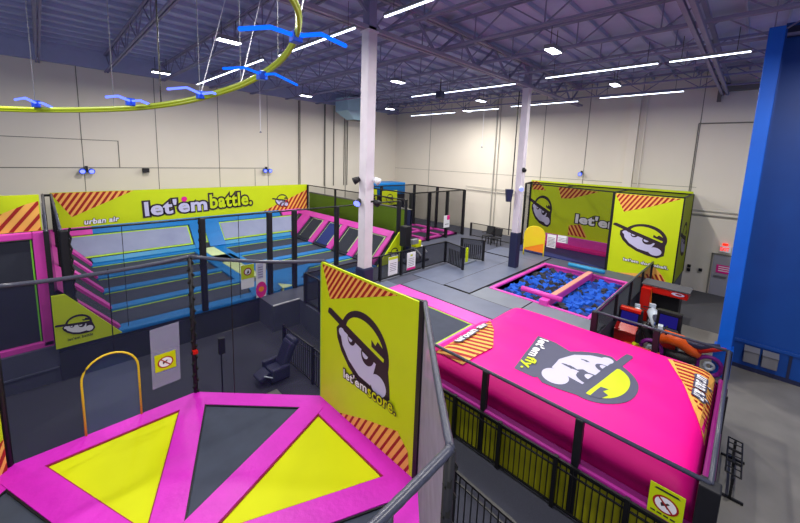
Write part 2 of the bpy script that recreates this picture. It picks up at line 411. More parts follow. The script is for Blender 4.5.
tag(MB().tube([(15.78, 8.25, 4.25), (15.78, 8.25, 4.85)], [.15, .22], 4).build('loudspeaker', M['navy']), 'dark blue tapered loudspeaker hung left of the far white column', 'loudspeaker')
tag(MB().tube([(15.93, 8.2, 2.6), (15.93, 8.2, 9.4)], .03, 6).build('cable_conduit', M['dark']), 'thin black cable running up beside the far white column', 'cable')
for x, z, lab in ((1.6, 5.03, 'blue-lit twin spotlight on the left wall above the stripes of the long banner'), (10.75, 5.03, 'blue-lit twin spotlight on the left wall above the end of the long banner')):
    t = thing('wall_spotlight', (x, YW-.2, z), lab, 'spot light', None)
    MB().box(x-.05, YW-.16, z-.1, x+.05, YW, z+.2).build('bracket', M['dark'], t)
    for s in (-.17, .17):
        h = MB().tube([(x+s, YW-.12, z), (x+s, YW-.34, z-.06)], [.1, .14], 10).build('lamp_head', M['bluem'], t)
        MB().tube([(x+s, YW-.34, z-.06), (x+s, YW-.36, z-.065)], .1, 10).build('lens', M['glow_spot'], h)
t = thing('wall_loudspeaker', (4.0, YW-.1, 5.0), 'small black loudspeaker on the left wall above the lettering', 'loudspeaker')
MB().box(3.85, YW-.28, 4.9, 4.15, YW-.08, 5.12).build('cabinet', M['dark'], t, bevel=.01); MB().box(3.96, YW-.08, 4.96, 4.04, YW, 5.04).build('bracket', M['black'], t)
t = thing('wall_spotlight', (XW-.1, 7.4, 5.6), 'small blue-lit spotlight on the right wall above the yellow cage', 'spot light')
MB().box(XW-.12, 7.36, 5.55, XW, 7.44, 5.75).build('bracket', M['dark'], t); MB().tube([(XW-.12, 7.4, 5.6), (XW-.34, 7.4, 5.55)], [.08, .12], 10).build('lamp_head', M['bluem'], t)
MB().tube([(XW-.34, 7.4, 5.55), (XW-.36, 7.4, 5.548)], .09, 10).build('lens', M['glow_spot'], t)
for x, y, z0, z1, lab in ((8.0, 18, 7.25, ZC-.2, 'long thin pendant cable with small weight above the long banner'), (20, 12.58, 7.05, ZC-.2, 'thin pendant cable with small weight hanging near the right wall')):
    t = thing('pendant_cable', (x, y, z0), lab, 'cable'); MB().tube([(x, y, z0), (x, y, z1)], .012, 5).build('cord', M['white'], t)
    MB().tube([(x, y, z0-.08), (x, y, z0)], [.07, .03], 8).build('weight', M['grey'], t)

# duct
t = thing('ventilation_duct', (17, 21.5, 8.8), 'pale blue galvanised air duct box under the roof behind the near column', 'duct')
MB().box(15.6, 20.9, 9.35, 18.2, 22.4, 10.3).build('duct_body', M['duct'], t, bevel=.02)
MB().add([(15.6,20.9,9.35),(18.2,20.9,9.35),(18.2,22.4,9.35),(15.6,22.4,9.35),(16.4,21.2,8.8),(17.9,21.2,8.8),(17.9,22.1,8.8),(16.4,22.1,8.8)], [(0,4,5,1),(1,5,6,2),(2,6,7,3),(3,7,4,0),(4,7,6,5)]).build('diffuser', M['duct'], t)
MB().box(16.45, 21.25, 8.78, 17.85, 22.05, 8.8).build('grille', M['dark'], t)

# ------------------------------------------------------------------ lights
def area(name, loc, sx, sy, e, col=(1,.97,.93), rot=(0,0,0)):
    l = bpy.data.lights.new(name, 'AREA'); l.shape = 'RECTANGLE'; l.size = sx; l.size_y = sy; l.energy = e; l.color = col
    o = bpy.data.objects.new(name, l); COL.objects.link(o); o.location = loc; o.rotation_euler = rot; return o
bays = [(4.06, 11.1), (3.8, 17.9), (10.8, 11.03), (16.47, 17.5), (10.44, 17.75), (16.8, 10.8), (10.41, 4.44), (16.2, 4.33), (19.75, 13.7)]
blab = ['near the yellow rail loop', 'far left near the left wall', 'right of the near column', 'in the far corner by the right wall', 'above the end of the long banner', 'above the foam pit side of the hall', 'nearest the top edge left of the blue tower', 'before the right wall pilaster', 'farthest along the right wall']
hb = None
for (x, y), lb in zip(bays, blab):
    lb = 'bright high bay light '+lb
    if hb is None:
        hb = thing('high_bay_light', (x, y, 9.3), lb, 'ceiling light', 'high bay lights'); bx, by = x, y
        MB().box(x-.32, y-.14, 9.3, x+.32, y+.14, 9.42).build('housing', M['grey'], hb, bevel=.02)
        MB().box(x-.3, y-.12, 9.285, x+.3, y+.12, 9.3).build('lens', M['glow_bay'], hb)
        for s_ in (-.2, .2): MB().tube([(x+s_, y, 9.42), (x+s_, y, 9.9)], .01, 5).build('hanger', M['dark'], hb)
    else: clone(hb, (x-bx, y-by, 0), lb)
for x, y in bays+[(4, 5), (4.2, -1.5), (-2, 5), (-2, 11), (-2, -1.5), (10.4, -1.7), (16.2, -1.7)]:
    area('high_bay_lamp', (x, y, 9.27), .6, .24, 370 if (x, y) in bays else 310, (1, .96, .89))
def linear(x, y0, y1, lab, z=9.3):
    t = thing('linear_light', (x, (y0+y1)/2, z), lab, 'ceiling light', 'hanging linear led lights')
    MB().box(x-.035, y0, z+.03, x+.035, y1, z+.09).build('housing', M['grey'], t)
    MB().box(x-.022, y0+.02, z, x+.022, y1-.02, z+.022).build('lens', M['glow_white'], t)
    for y in (y0+.3, y1-.3): MB().tube([(x, y, z+.09), (x, y, 10.0)], .008, 4).build('hanger', M['dark'], t)
for x, a_, b_, lb in ((5.6, 12.3, 19.5, 'long white led strip crossing behind the yellow rail loop'), (5.72, 7.4, 11.4, 'white led strip left of the near column top'), (5.72, 4.9, 6.35, 'white led strip right of the near column at the top edge'),
    (13.9, 7.35, 11.0, 'white led strip left of the far column top'), (13.85, 11.5, 13.1, 'short white led strip beside the dark ceiling projector'), (13.6, 2.5, 6.0, 'white led strip right of the far column'), (13.6, .45, 2.25, 'white led strip nearest the blue tower'),
    (20.1, 14.9, 19.0, 'white led strip on the last row, farthest to the left'), (19.9, 11.5, 14.0, 'white led strip on the last row beside a high bay'), (19.5, 6.8, 10.5, 'white led strip on the last row crossing the far column'), (19.1, 2.5, 5.7, 'white led strip on the last row right of the wall pilaster')):
    linear(x, a_, b_, lb)
t = thing('ceiling_projector', (13.9, 11.25, 9.2), 'small dark blue box fixture between two led strips', 'projector'); MB().box(13.75, 11.1, 9.1, 14.05, 11.4, 9.4).build('body', M['navy'], t); MB().box(13.88, 11.23, 9.4, 13.92, 11.27, 10.0).build('hanger', M['dark'], t)

# ------------------------------------------------------------------ overhead rail loop with led wings
ring = [(-5.2,11.6,6.9),(-3.5,12.2,6.9),(-2.0,12.1,6.91),(-.5,11.25,6.92),(.46,10.4,6.95),(1.34,9.1,7.0),(1.9,8.35,7.1),(2.24,7.66,7.2),(2.57,7.03,7.35),(2.71,6.49,7.45),(2.83,5.96,7.6),(2.79,5.37,7.7),(2.65,4.79,7.8),(2.48,4.39,7.9),(2.26,4.12,8.0),(1.7,3.7,8.1),(.8,3.4,8.2)]
def smooth(pts, n=4):
    P = [V3(p) for p in pts]; out = []
    for i in range(len(P)-1):
        p0, p1, p2, p3 = P[max(i-1, 0)], P[i], P[i+1], P[min(i+2, len(P)-1)]
        for k in range(n):
            t_ = k/n; out.append(.5*((2*p1)+(p2-p0)*t_+(2*p0-5*p1+4*p2-p3)*t_*t_+(3*p1-p0-3*p2+p3)*t_**3))
    return out+[P[-1]]
RP = smooth(ring)
t = thing('overhead_rail', (1.5, 7.5, 7.2), 'curved lime yellow ride rail loop hanging under the roof', 'ride rail')
MB().tube(RP, .042, 10).build('rail_tube', M['ledlime'], t, smooth=True)
MB().tube([p+V3((0,0,-.045)) for p in RP], .03, 6).build('lower_flange', M['ledlime'], t, smooth=True)
for i in (14, 19, 23, 28, 34, 42, 48, 55):
    p = RP[i]; k = (-1)**i
    MB().tube([p, (p.x+.02, p.y+.02, 10.0)], .014 if i == 23 else .006, 5).build('hanger_rod', M['black' if i in (23,) else 'grey'], t)
    if i in (28, 34, 48, 55): MB().tube([p, (p.x+1.0*k, p.y+1.1, 9.85)], .008, 5).build('brace_rod', M['white'], t)
wings = [(7.05, [(-.25,10.37),(-.11,9.83),(.03,10.75),(.12,10.61),(.29,11.61)]), (7.08, [(.92,8.37),(1.04,7.99),(1.3,8.61),(1.41,8.32),(1.66,8.86)]), (7.25, [(1.69,7.54),(1.86,7.05),(2.24,7.6),(2.31,7.21),(2.46,7.36)]),
         (7.5, [(2.17,6.21),(2.36,5.85),(2.75,6.1),(2.87,5.87),(3.59,6.43)]), (7.8, [(1.98,5.05),(2.22,4.65),(2.61,4.7),(2.79,4.36),(3.32,4.52)])]
wl = ['farthest left', 'second from the left', 'middle', 'second nearest', 'nearest and largest']
for i, (z, p) in enumerate(wings):
    t = thing('led_wing_light', (p[2][0], p[2][1], z), 'blue zigzag led wing light on the yellow rail loop, the %s one' % wl[i], 'led light', 'blue led wing lights on the rail loop')
    rr = .022 if i < 4 else .03
    for seg in ((0, 1, 2), (2, 3, 4)):
        MB().tube([(p[k][0], p[k][1], z) for k in seg], rr, 6).build('led_tube', M['glow_blue' if i > 2 else 'glow_violet'], t)
    MB().box(p[2][0]-.07, p[2][1]-.07, z-.09, p[2][0]+.07, p[2][1]+.07, z+.05).build('driver_box', M['bluem'], t, bevel=.01)

# ------------------------------------------------------------------ raised platform (top at 1 m)
pf = MB()
for x0, y0, x1, y1 in ((11.3,2.85,12.75,5.5), (12.75,2.85,18.1,3.4), (18.1,2.05,XW-.02,12.3), (12.75,7.1,18.1,12.3), (10.1,5.5,12.75,12.3), (6.3,5.5,10.1,12.3), (5.3,11.2,6.3,12.3), (12.5,12.3,XW-.02,YW-.05)):
    pf.box(x0, y0, 0, x1, y1, .96)
struct(pf, 'platform_floor', M['platform'])
struct(MB().box(0, 12.35, 0, 12.5, YW-.05, .8).box(-9, 12.7, 0, 0, YW-.05, .8), 'platform_base', M['bed_dk'])
struct(MB().box(12.75, 3.4, 0, 18.1, 7.1, .1), 'pit_floor', M['carpet_dk'])
def flat_mat(x0, y0, x1, y1, z, lab, m='mat_grey', th=.05, e=.035):
    t = thing('floor_mat', ((x0+x1)/2, (y0+y1)/2, z), lab, 'gym mat', 'mats on the raised platform')
    MB().box(x0+e, y0+e, z, x1-e, y1-e, z+th+.004).build('mat_top', M[m], t)
    MB().box(x0, y0, z, x1, y1, z+th).build('mat_border', M['mat_edge'], t)
flat_mat(11.5, 7.36, 18.1, 8.62, .96, 'grey gym mat with black front edge left of the foam pit')
flat_mat(10.12, 5.5, 11.42, 9.8, .96, 'grey gym mat with black edge between the pink pads and the pit strip')
flat_mat(11.42, 5.35, 12.7, 7.34, .96, 'grey gym mat at the left corner of the foam pit', 'mat_pale', .03, .015)
flat_mat(11.42, 2.9, 12.7, 5.32, .96, 'pale grey strip mat between pink airbag and foam pit', 'mat_pale', .03, .01)
flat_mat(11.5, 8.66, 17.6, 10.4, .96, 'grey mat in front of the black picket fence', 'mat_grey', .015, .008)
flat_mat(17.65, 7.4, 19.5, 10.5, .96, 'grey mat behind the far white column', 'mat_grey', .04, .03)
flat_mat(6.4, 8.1, 10.05, 10.55, .96, 'grey mat behind the score banner along the fence', 'mat_grey', .015, .008)
flat_mat(18.15, 3.4, 19.5, 7.3, .96, 'dark mat between the foam pit and the yellow cage', 'platform', .03, .015)

# jump bed left of the airbag
t = thing('jump_bed_frame', (8.3, 7.0, .96), 'dark jump bed with pink surrounding pads behind the score banner', 'trampoline')
MB().box(6.4, 5.85, .9, 9.35, 8.0, .99).build('jump_bed', M['bed'], t)
MB().box(9.35, 5.2, .9, 10.08, 9.8, 1.03).build('pad', M['pink2'], t, bevel=.03)
MB().box(6.35, 5.42, .9, 9.33, 5.78, 1.03).build('pad', M['pink2'], t, bevel=.03)
MB().box(6.35, 8.02, .9, 9.33, 8.1, 1.03).build('pad', M['pink2'], t, bevel=.02)
MB().box(9.3, 5.8, .99, 9.345, 8.0, 1.0).box(6.4, 5.8, .99, 9.3, 5.845, 1.0).build('edging', M['lime_edge'], t)

# ------------------------------------------------------------------ octagon trampoline in the foreground
Q = 1.0; OC = (.66, 4.70)
OV = [(2.03,8.02), (3.98,6.07), (3.98,3.32), (2.03,1.38), (-.70,1.38), (-2.65,3.32), (-2.65,6.07), (-.70,8.02)]   # A B C E F G H D, clockwise from above
t = thing('octagon_trampoline', (OC[0], OC[1], 0), 'magenta padded octagon trampoline with yellow and dark wedges in the foreground', 'trampoline')
struct(MB().prism(OV, 0, Q-.14), 'trim_7', M['bed_dk'])
def inter(p, d, q, e):
    cr = d[0]*e[1]-d[1]*e[0]; s = ((q[0]-p[0])*e[1]-(q[1]-p[1])*e[0])/cr; return (p[0]+d[0]*s, p[1]+d[1]*s)
def unit(a, b):
    L = math.hypot(b[0]-a[0], b[1]-a[1]); return ((b[0]-a[0])/L, (b[1]-a[1])/L)
HW, EW = .22, .37
for i in range(8):
    A, B = OV[i], OV[(i+1) % 8]
    ua, ub, us = unit(A, OC), unit(B, OC), unit(A, B)
    nin = (us[1], -us[0])
    if (OC[0]-A[0])*nin[0]+(OC[1]-A[1])*nin[1] < 0: nin = (-nin[0], -nin[1])
    # offset lines
    def off(P, d, toward):
        n = (d[1], -d[0]); 
        if (toward[0]-P[0])*n[0]+(toward[1]-P[1])*n[1] < 0: n = (-n[0], -n[1])
        return (P[0]+n[0]*HW, P[1]+n[1]*HW)
    pa, pb = off(A, ua, B), off(B, ub, A); e0 = (A[0]+nin[0]*EW, A[1]+nin[1]*EW)
    w0 = inter(pa, ua, e0, us); w1 = inter(pb, ub, e0, us); w2 = inter(pa, ua, pb, ub)
    yel = i % 2 == 1
    key = {7: 1, 0: 0, 1: 1, 2: 0, 3: 1, 4: 0, 5: 1, 6: 0}[i]
    MB().prism([w0, w1, w2], Q-.08, Q-.03).build('yellow_jump_mat' if key else 'black_jump_bed', M['yellow' if key else 'bed'], t)
    # thin red welt round the wedge
    wm = MB()
    for p, q in ((w0, w1), (w1, w2), (w2, w0)): wm.bar((p[0], p[1], Q-.02), (q[0], q[1], Q-.015), .045, .03)
    wm.build('welt', M['seam_red' if key else 'black_pad'], t)
    # perimeter pad: from A..B outer to inner mitred at the vertex diagonals
    ia = inter(A, ua, e0, us); ib = inter(B, ub, e0, us)
    MB().prism([A, B, ib, ia], Q-.12, Q+.005).build('edge_pad', M['pink'], t, bevel=.035)
    # radial pad at vertex A
    uo = unit(A, OC); n = (uo[1], -uo[0]); tip = (OC[0]-uo[0]*.42, OC[1]-uo[1]*.42); st = (A[0]+uo[0]*.30, A[1]+uo[1]*.30)
    MB().prism([(st[0]+n[0]*HW, st[1]+n[1]*HW), (tip[0]+n[0]*HW, tip[1]+n[1]*HW), (tip[0]-n[0]*HW, tip[1]-n[1]*HW), (st[0]-n[0]*HW, st[1]-n[1]*HW)], Q-.12, Q+.015).build('radial_pad', M['pink'], t, bevel=.035)
MB().prism([(OC[0]+.5*math.cos(math.radians(22.5+45*k)), OC[1]+.5*math.sin(math.radians(22.5+45*k))) for k in range(8)], Q-.12, Q+.06).build('centre_pad', M['pink'], t, bevel=.03)

# net enclosure of the octagon
TOPZ = 4.03
t = thing('net_enclosure', (OC[0], OC[1], Q), 'tall black net enclosure with grey top rails around the octagon trampoline', 'safety net')
names = dict(zip('ABCEFGHD', OV))
def lacing(x, y, z0, z1, r=.06, step=.11):
    m = MB(); z = z0; k = 0
    while z < z1:
        s = 1 if k % 2 else -1
        m.bar((x-r*s, y-r, z), (x+r*s, y+r*.2, z+step), .035); z += step; k += 1
    return m
for k in 'ABCEDH':
    x, y = names[k]
    MB().tube([(x, y, Q), (x, y, TOPZ)], .045, 8).build('post', M['black_pad'], t, smooth=True)
    if k in 'AE': lacing(x, y, Q+.02, TOPZ-.05, .05 if k == 'A' else .035, .13).build('lacing', M['rope'], t)
for p, q in (('A','B'), ('B','C'), ('C','E'), ('E','F'), ('D','A'), ('H','D')):
    P_, Q_ = names[p], names[q]
    pts = [(P_[0]+(Q_[0]-P_[0])*s, P_[1]+(Q_[1]-P_[1])*s, TOPZ-.06*4*s*(1-s)) for s in [i/10 for i in range(11)]]
    if p+q == 'BC': MB().tube(pts, .02, 8).build('top_rail', M['railgrey'], t, smooth=True)
    elif p+q in ('CE', 'EF'):
        pp = [(P_[0]+(Q_[0]-P_[0])*s, P_[1]+(Q_[1]-P_[1])*s, TOPZ-.06*4*s*(1-s)) for s in [i/60 for i in range(61)]]
        MB().tube(pp, [.036+.0022*(i % 3 == 0) for i in range(61)], 10).build('top_rail', M['railgrey'], t, smooth=True)
    else: MB().tube(pts, .036, 10).build('top_rail', M['railgrey'], t, smooth=True)
    if 0:
        lc = MB()
        for i in range(30):
            s = (i+.5)/30; x, y = P_[0]+(Q_[0]-P_[0])*s, P_[1]+(Q_[1]-P_[1])*s; z = TOPZ-.06*4*s*(1-s); d = unit(P_, Q_)
            lc.tube([(x-d[0]*.02, y-d[1]*.02, z), (x+d[0]*.02, y+d[1]*.02, z)], .0375, 10)
        lc.build('rail_lacing', M['black_pad'], t)
def netpanel(P_, Q_, z0, z1, m, parent, name='net'):
    return MB().add([(P_[0], P_[1], z0), (Q_[0], Q_[1], z0), (Q_[0], Q_[1], z1), (P_[0], P_[1], z1)], [(0,1,2,3)]).build(name, M[m], parent)
netpanel(names['A'], names['B'], Q, TOPZ-.03, 'net_thick', t)
netpanel(names['C'], names['E'], Q, TOPZ-.05, 'net_side', t)
netpanel(names['H'], names['D'], Q, TOPZ-.03, 'net_thick', t)
# D-A side with the arched doorway hole
ax0, ax1, ay = .235, 1.06, 8.02
arch = [(ax0, Q)]+[(ax0+(ax1-ax0)*.5-(ax1-ax0)*.5*math.cos(PI*i/14), 2.02+.42*math.sin(PI*i/14)) for i in range(15)]+[(ax1, Q)]
bmn = [(-.70, Q), ]+arch+[(2.03, Q), (2.03, TOPZ-.03), (-.70, TOPZ-.03)]
nb = MB(); nb.add([(-.70, ay, Q), (ax0, ay, Q), (ax0, ay, TOPZ-.03), (-.70, ay, TOPZ-.03)], [(0,1,2,3)]).add([(ax1, ay, Q), (2.03, ay, Q), (2.03, ay, TOPZ-.03), (ax1, ay, TOPZ-.03)], [(0,1,2,3)])
for i in range(1, len(arch)-2):
    p, q = arch[i], arch[i+1]; nb.add([(p[0], ay, p[1]), (q[0], ay, q[1]), (q[0], ay, TOPZ-.03), (p[0], ay, TOPZ-.03)], [(0,1,2,3)])
nb.build('net', M['net_thick'], t)
MB().add([(x, ay+.03, z) for x, z in arch], [tuple(range(len(arch)))]).build('door_flap', netmat('light blue door net', (70,90,150), .22), t)
MB().tube([(x, ay-.01, z) for x, z in arch], .018, 8).build('doorway_trim', M['orange'] if 0 else mat('yellow piping', (226,190,40), .5), t, smooth=True)
for x in (.72, 2.9):
    if x < 2: MB().box(x-.008, ay+.01, 2.42, x+.008, ay+.02, TOPZ).build('net_seam', M['black'], t)
MB().bar((2.62, 7.43, Q), (2.62, 7.43, TOPZ), .012).build('net_seam', M['black'], t)
MB().obox((2.03, 7.95, 1.96), (.09, .09, .07)).build('red_buckle', M['redm'], t)
# things hung on the net
sl = tag(MB().slab([(1.26,7.99,1.43), (1.75,7.99,1.45), (1.77,7.99,2.71), (1.27,7.99,2.68)], .006).build('plastic_sleeve', M['sleeve']), 'clear plastic sleeve hanging on the octagon net beside the arched doorway', 'plastic sleeve')
def nosign(F, w, h, name, lab, cat='safety sign', extra=(), lime='lime'):
    base = MB().slab([F(0,0,-.002), F(w,0,-.002), F(w,h,-.002), F(0,h,-.002)], .006).build(name, M[lime])
    tag(base, lab, cat)
    cx, cy, R = w/2, h*.47, min(w, h)*.33
    it = [(ell(cx, cy, R*1.15, R), 'red', 1), (ell(cx, cy, R*.95, R*.82), 'white', 2),
          (xf([(-.5,-.3),(-.1,-.1),(.1,-.5),(.3,-.4),(.15,0),(.5,.25),(.3,.4),(-.05,.2),(-.4,.3),(-.55,.1)], cx, cy, R*.8, .2), 'ink', 3),
          (xf([(-1,-.09),(1,-.09),(1,.09),(-1,.09)], cx, cy, R, -PI/4), 'red', 4)]
    art(it+list(extra), F, 'emblem', base, .0012); return base
nosign(plane_frame((1.32, 7.975, 1.77), (1,0,0), (0,0,1), (0,-1,0)), .36, .36, 'safety_sign', 'square yellow prohibition sign with red ring in the sleeve on the octagon net', lime='yellow')
# score banner on side B-C
bx = 3.93
bn = MB().box(bx, 3.38, Q, bx+.03, 6.10, 4.02).build('vinyl_banner', M['lime'], bevel=0)
tag(bn, "large lime yellow let'em score banner with cap face emblem on the octagon", 'banner')
Fb = plane_frame((bx, 6.10, Q), (0,-1,0), (0,0,1), (-1,0,0))
art(emblem(1.36, 1.72, .70, -.27, 'ink', 'lav', 'lime', sy=.69, fy=1.0), Fb, 'emblem', bn)
art(text("let'em", .86, .88, .70, .19, .03, 'white', 6, .02, outline='ink', oo=.09)+text("score.", 1.60, .88, .72, .16, .03, 'yellow', 8, .015, outline='ink', oo=.06), Fb, 'lettering', bn, .005)
art(stripes([(.06, 2.98), (.34, 2.32), (2.25, 2.98)], math.radians(52), .105), Fb, 'stripes', bn)
art(stripes([(.66, 0), (2.66, 0), (2.6, .4), (2.35, .62), (1.5, .34)], math.radians(60), .13, .36), Fb, 'stripes', bn)
bord = MB().box(bx-.01, 3.30, Q, bx+.05, 3.385, 4.05).build('banner_border', M['black_pad'], bn)
MB().box(bx-.005, 6.08, Q, bx+.03, 6.11, 4.02).build('banner_border', M['lime_edge'], bn)
# banner on side H-D (a sliver at the left edge)
d = V3((-1, -1, 0)).normalized(); n_in = V3((1, -1, 0)).normalized(); o = V3((-.72, 8.0, Q))+n_in*.04+d*.05
b2 = MB().slab([o+d*2.6, o, o+V3((0,0,2.95)), o+d*2.6+V3((0,0,2.95))], .02).build('vinyl_banner', M['lime'])
tag(b2, 'lime yellow banner with red stripes at the left edge of the octagon', 'banner')
art(stripes([(0, 0), (1.6, 0), (0, .55)], math.radians(120), .13), plane_frame(o, d, (0,0,1), n_in), 'stripes', b2)

# ------------------------------------------------------------------ furniture between octagon and court
def railing(name, p, q, z0, h, lab, pitch=.12, posts=2, cat='railing', group=None, endpost=True, bar=.016):
    p, q = V3((p[0], p[1], z0)), V3((q[0], q[1], z0)); L = (q-p).length; d = (q-p)/L
    t = thing(name, tuple((p+q)/2), lab, cat, group); up = V3((0,0,1))
    MB().bar(p+up*h, q+up*h, .045, .035).build('top_rail', M['black'], t)
    MB().bar(p+up*(h*.84), q+up*(h*.84), .03, .02).build('middle_rail', M['black'], t)
    MB().bar(p+up*.08, q+up*.08, .03, .03).build('bottom_rail', M['black'], t)
    for i in range(posts):
        c_ = p+d*(L*i/(posts-1)); MB().bar(c_, c_+up*(h+.04), .07).build('post', M['black'], t)
    n = max(1, int(L/pitch)); pk = None
    for i in range(1, min(n, 98)):
        c_ = p+d*(L*i/n)
        if pk is None:
            pk = MB().bar(c_+up*.08, c_+up*h, bar).build('picket', M['black'], t); c0 = c_
        else:
            k = pk.copy(); COL.objects.link(k); k.parent = t; k.location = c_-c0
    return t
railing('picket_railing', (4.8, 9.45), (4.8, 6.2), 0, 1.07, 'black picket railing behind the reclining massage chair', .11, 3)
railing('picket_railing', (4.5, 2.95), (4.2, -1.2), 0, 1.07, 'black picket railing in the bottom foreground beside the octagon', .12, 4)
railing('picket_railing', (6.1, 5.2), (6.1, -.3), .02, .98, 'long black picket railing in front of the yellow airbag skirt', .105, 6)
# massage chair
CH0 = len(bpy.data.objects)
t = thing('massage_chair', (4.1, 8.9, 0), 'reclined black massage chair with rounded top beside the picket railing', 'massage chair')
MB().box(3.75, 8.6, .0, 4.45, 9.2, .22).build('base', M['dark'], t, bevel=.04)
MB().box(3.8, 8.62, .22, 4.35, 9.18, .48).build('seat', M['leather'], t, bevel=.08)
bk = MB().obox((4.45, 8.9, .85), (.26, .62, .95), Matrix.Rotation(math.radians(22), 3, 'Y')); bk.build('backrest', M['leather'], t, bevel=.1)
MB().obox((4.68, 8.9, 1.28), (.26, .6, .24), Matrix.Rotation(math.radians(38), 3, 'Y')).build('headrest', M['leather'], t, bevel=.09)
for s in (-1, 1): MB().box(3.75, 8.9+s*.36-.08, .15, 4.4, 8.9+s*.36+.08, .62).build('armrest', M['leather'], t, bevel=.06)
MB().obox((3.58, 8.9, .34), (.42, .5, .16), Matrix.Rotation(math.radians(-24), 3, 'Y')).build('footrest', M['leather'], t, bevel=.05)
MB().tube([(3.5, 8.55, .5), (3.75, 8.5, .36), (4.0, 8.5, .28)], .025, 8).build('side_trim', M['silver'], t, smooth=True)
t.scale = (.80, .80, .76); t.location = (4.22, 8.75, 0)
t = thing('kiosk_stand', (2.85, 8.9, 0), 'thin black stand with small box on top behind the octagon pads', 'stand')
MB().tube([(2.85, 8.9, .02), (2.85, 8.9, 1.25)], .018, 8).build('pole', M['black'], t)
MB().tube([(2.85, 8.9, 0), (2.85, 8.9, .03)], .2, 16).build('base', M['black'], t)
MB().box(2.78, 8.82, 1.2, 2.93, 8.92, 1.62).build('head_box', M['dark'], t, bevel=.015)

# platform edge fence with mesh (left end, corner, then along the platform)
def mesh_fence(pts, z0, h, posts, lab, name='mesh_fence', m='mesh', pickets=None):
    t = thing(name, (pts[0][0], pts[0][1], z0), lab, 'fence')
    for p, q in zip(pts, pts[1:]):
        MB().bar((p[0], p[1], z0+h), (q[0], q[1], z0+h), .05, .04).build('top_rail', M['black'], t)
        MB().bar((p[0], p[1], z0+.05), (q[0], q[1], z0+.05), .04, .04).build('bottom_rail', M['black'], t)
        netpanel(p, q, z0+.05, z0+h, m, t, 'mesh_panel')
    for x, y in posts: MB().bar((x, y, z0), (x, y, z0+h+.02), .1).build('post', M['black_pad'], t)
    if pickets:
        p, q, n = pickets
        for i in range(n):
            x, y = p[0]+(q[0]-p[0])*i/(n-1), p[1]+(q[1]-p[1])*i/(n-1)
            MB().bar((x, y, z0+.05), (x, y, z0+h*.75), .03).build('picket', M['black'], t)
    return t
mesh_fence([(6.25, 9.75), (6.25, 10.68), (14.14, 10.62), (13.8, 9.3)], 1.0, 1.07, [(6.25,9.75), (6.25,10.68), (9.73,10.65), (10.98,10.64), (12.48,10.63), (14.14,10.62), (13.8,9.3)], 'dark mesh fence running from the landing across behind the near column', pickets=((14.05,10.3), (13.85,9.5), 8))
mesh_fence([(15.45, 10.55), (15.9, 9.5)], 1.0, 1.07, [(15.45,10.55), (15.9,9.5)], 'short dark gate with pickets left of the far column', 'fence_gate', pickets=((15.5,10.4), (15.85,9.65), 9))
t = thing('yellow_post', (15.0, 9.9, .98), 'slim lime yellow post on a low white kerb by the dark gate', 'post')
MB().box(14.95, 9.85, .98, 15.05, 9.95, 1.75).build('shaft', M['lime'], t); MB().bar((14.5, 9.75, 1.0), (15.6, 9.75, 1.0), .1, .12).build('kerb', M['mat_pale'], t)
for i, (x, m_, lab) in enumerate(((10.15, 'white', 'white notice with lime top on the mesh fence, left of two'), (11.3, 'white', 'white notice with pink foot on the mesh fence, right of two'))):
    s_ = MB().box(x, 10.58, 1.15, x+.55, 10.6, 1.95).build('notice', M[m_]); tag(s_, lab, 'notice')
    F = plane_frame((x, 10.578, 1.15), (1,0,0), (0,0,1), (0,-1,0))
    it = [([(0,.68),(.55,.68),(.55,.8),(0,.8)], 'lime', 1)] if i == 0 else [([(0,0),(.55,0),(.55,.1),(0,.1)], 'magenta', 1), ([(.2,.62),(.35,.62),(.35,.7),(.2,.7)], 'lime', 1)]
    it += [([(.08,.18+.08*k),(.47,.18+.08*k),(.47,.2+.08*k),(.08,.2+.08*k)], 'slate', 1) for k in range(5)]
    art(it, F, 'print', s_, .003)
# landing nosing
struct(MB().box(5.3, 11.16, .96, 6.3, 11.2, 1.0), 'trim_8', M['white'])

# ------------------------------------------------------------------ battle court (left half of the hall)
YB, YT, ZT = 20.5, 21.9, 2.42        # sloped back wall: foot, top, height
t = thing('battle_trampoline_court', (6, 16.5, .8), 'blue padded trampoline court with sloped pink end walls under the long banner', 'trampoline court')
MB().box(0, 12.4, .8, 12.4, 20.6, .93).build('jump_bed_field', M['bed'], t)
rows = [12.55, 14.4, 16.3, 18.2, 20.3]
def pad(x0, y0, x1, y1, m='blue', name='pad', z=1.02): return MB().box(x0, y0, .9, x1, y1, z).build(name, M[m], t, bevel=.03)
for i, y in enumerate(rows):
    w_ = .42 if i else .5
    pad(1.25, y-w_/2, 5.35, y+w_/2); pad(6.75, y-w_/2, 11.0, y+w_/2)
    if 0 < i: MB().box(1.3, y-w_/2-.06, .93, 5.3, y-w_/2-.02, .95).box(6.8, y-w_/2-.06, .93, 11, y-w_/2-.02, .95).build('edging', M['lime_edge'], t)
pad(5.3, 14.2, 5.7, 20.5); pad(6.35, 14.2, 6.8, 20.5)
MB().box(5.7, 14.4, .9, 6.35, 20.4, 1.02).build('centre_strip', M['cream'], t, bevel=.02)
MB().prism([(5.1,12.3), (6.1,12.3), (6.9,13.2), (6.9,14.4), (6.3,14.4), (5.3,13.2)], .9, 1.03).build('corner_pad', M['blue'], t, bevel=.02)
MB().prism([(6.3,12.3), (8.2,12.3), (7.4,13.0), (8.6,14.3), (6.8,14.5)], .9, 1.035).build('corner_pad', M['blue'], t, bevel=.02)
MB().prism([(6.25,12.35), (6.8,12.35), (6.35,12.95)], .9, 1.045).build('corner_pad', M['cream'], t)
pad(5.6, 17.2, 6.6, 18.6, 'blue')
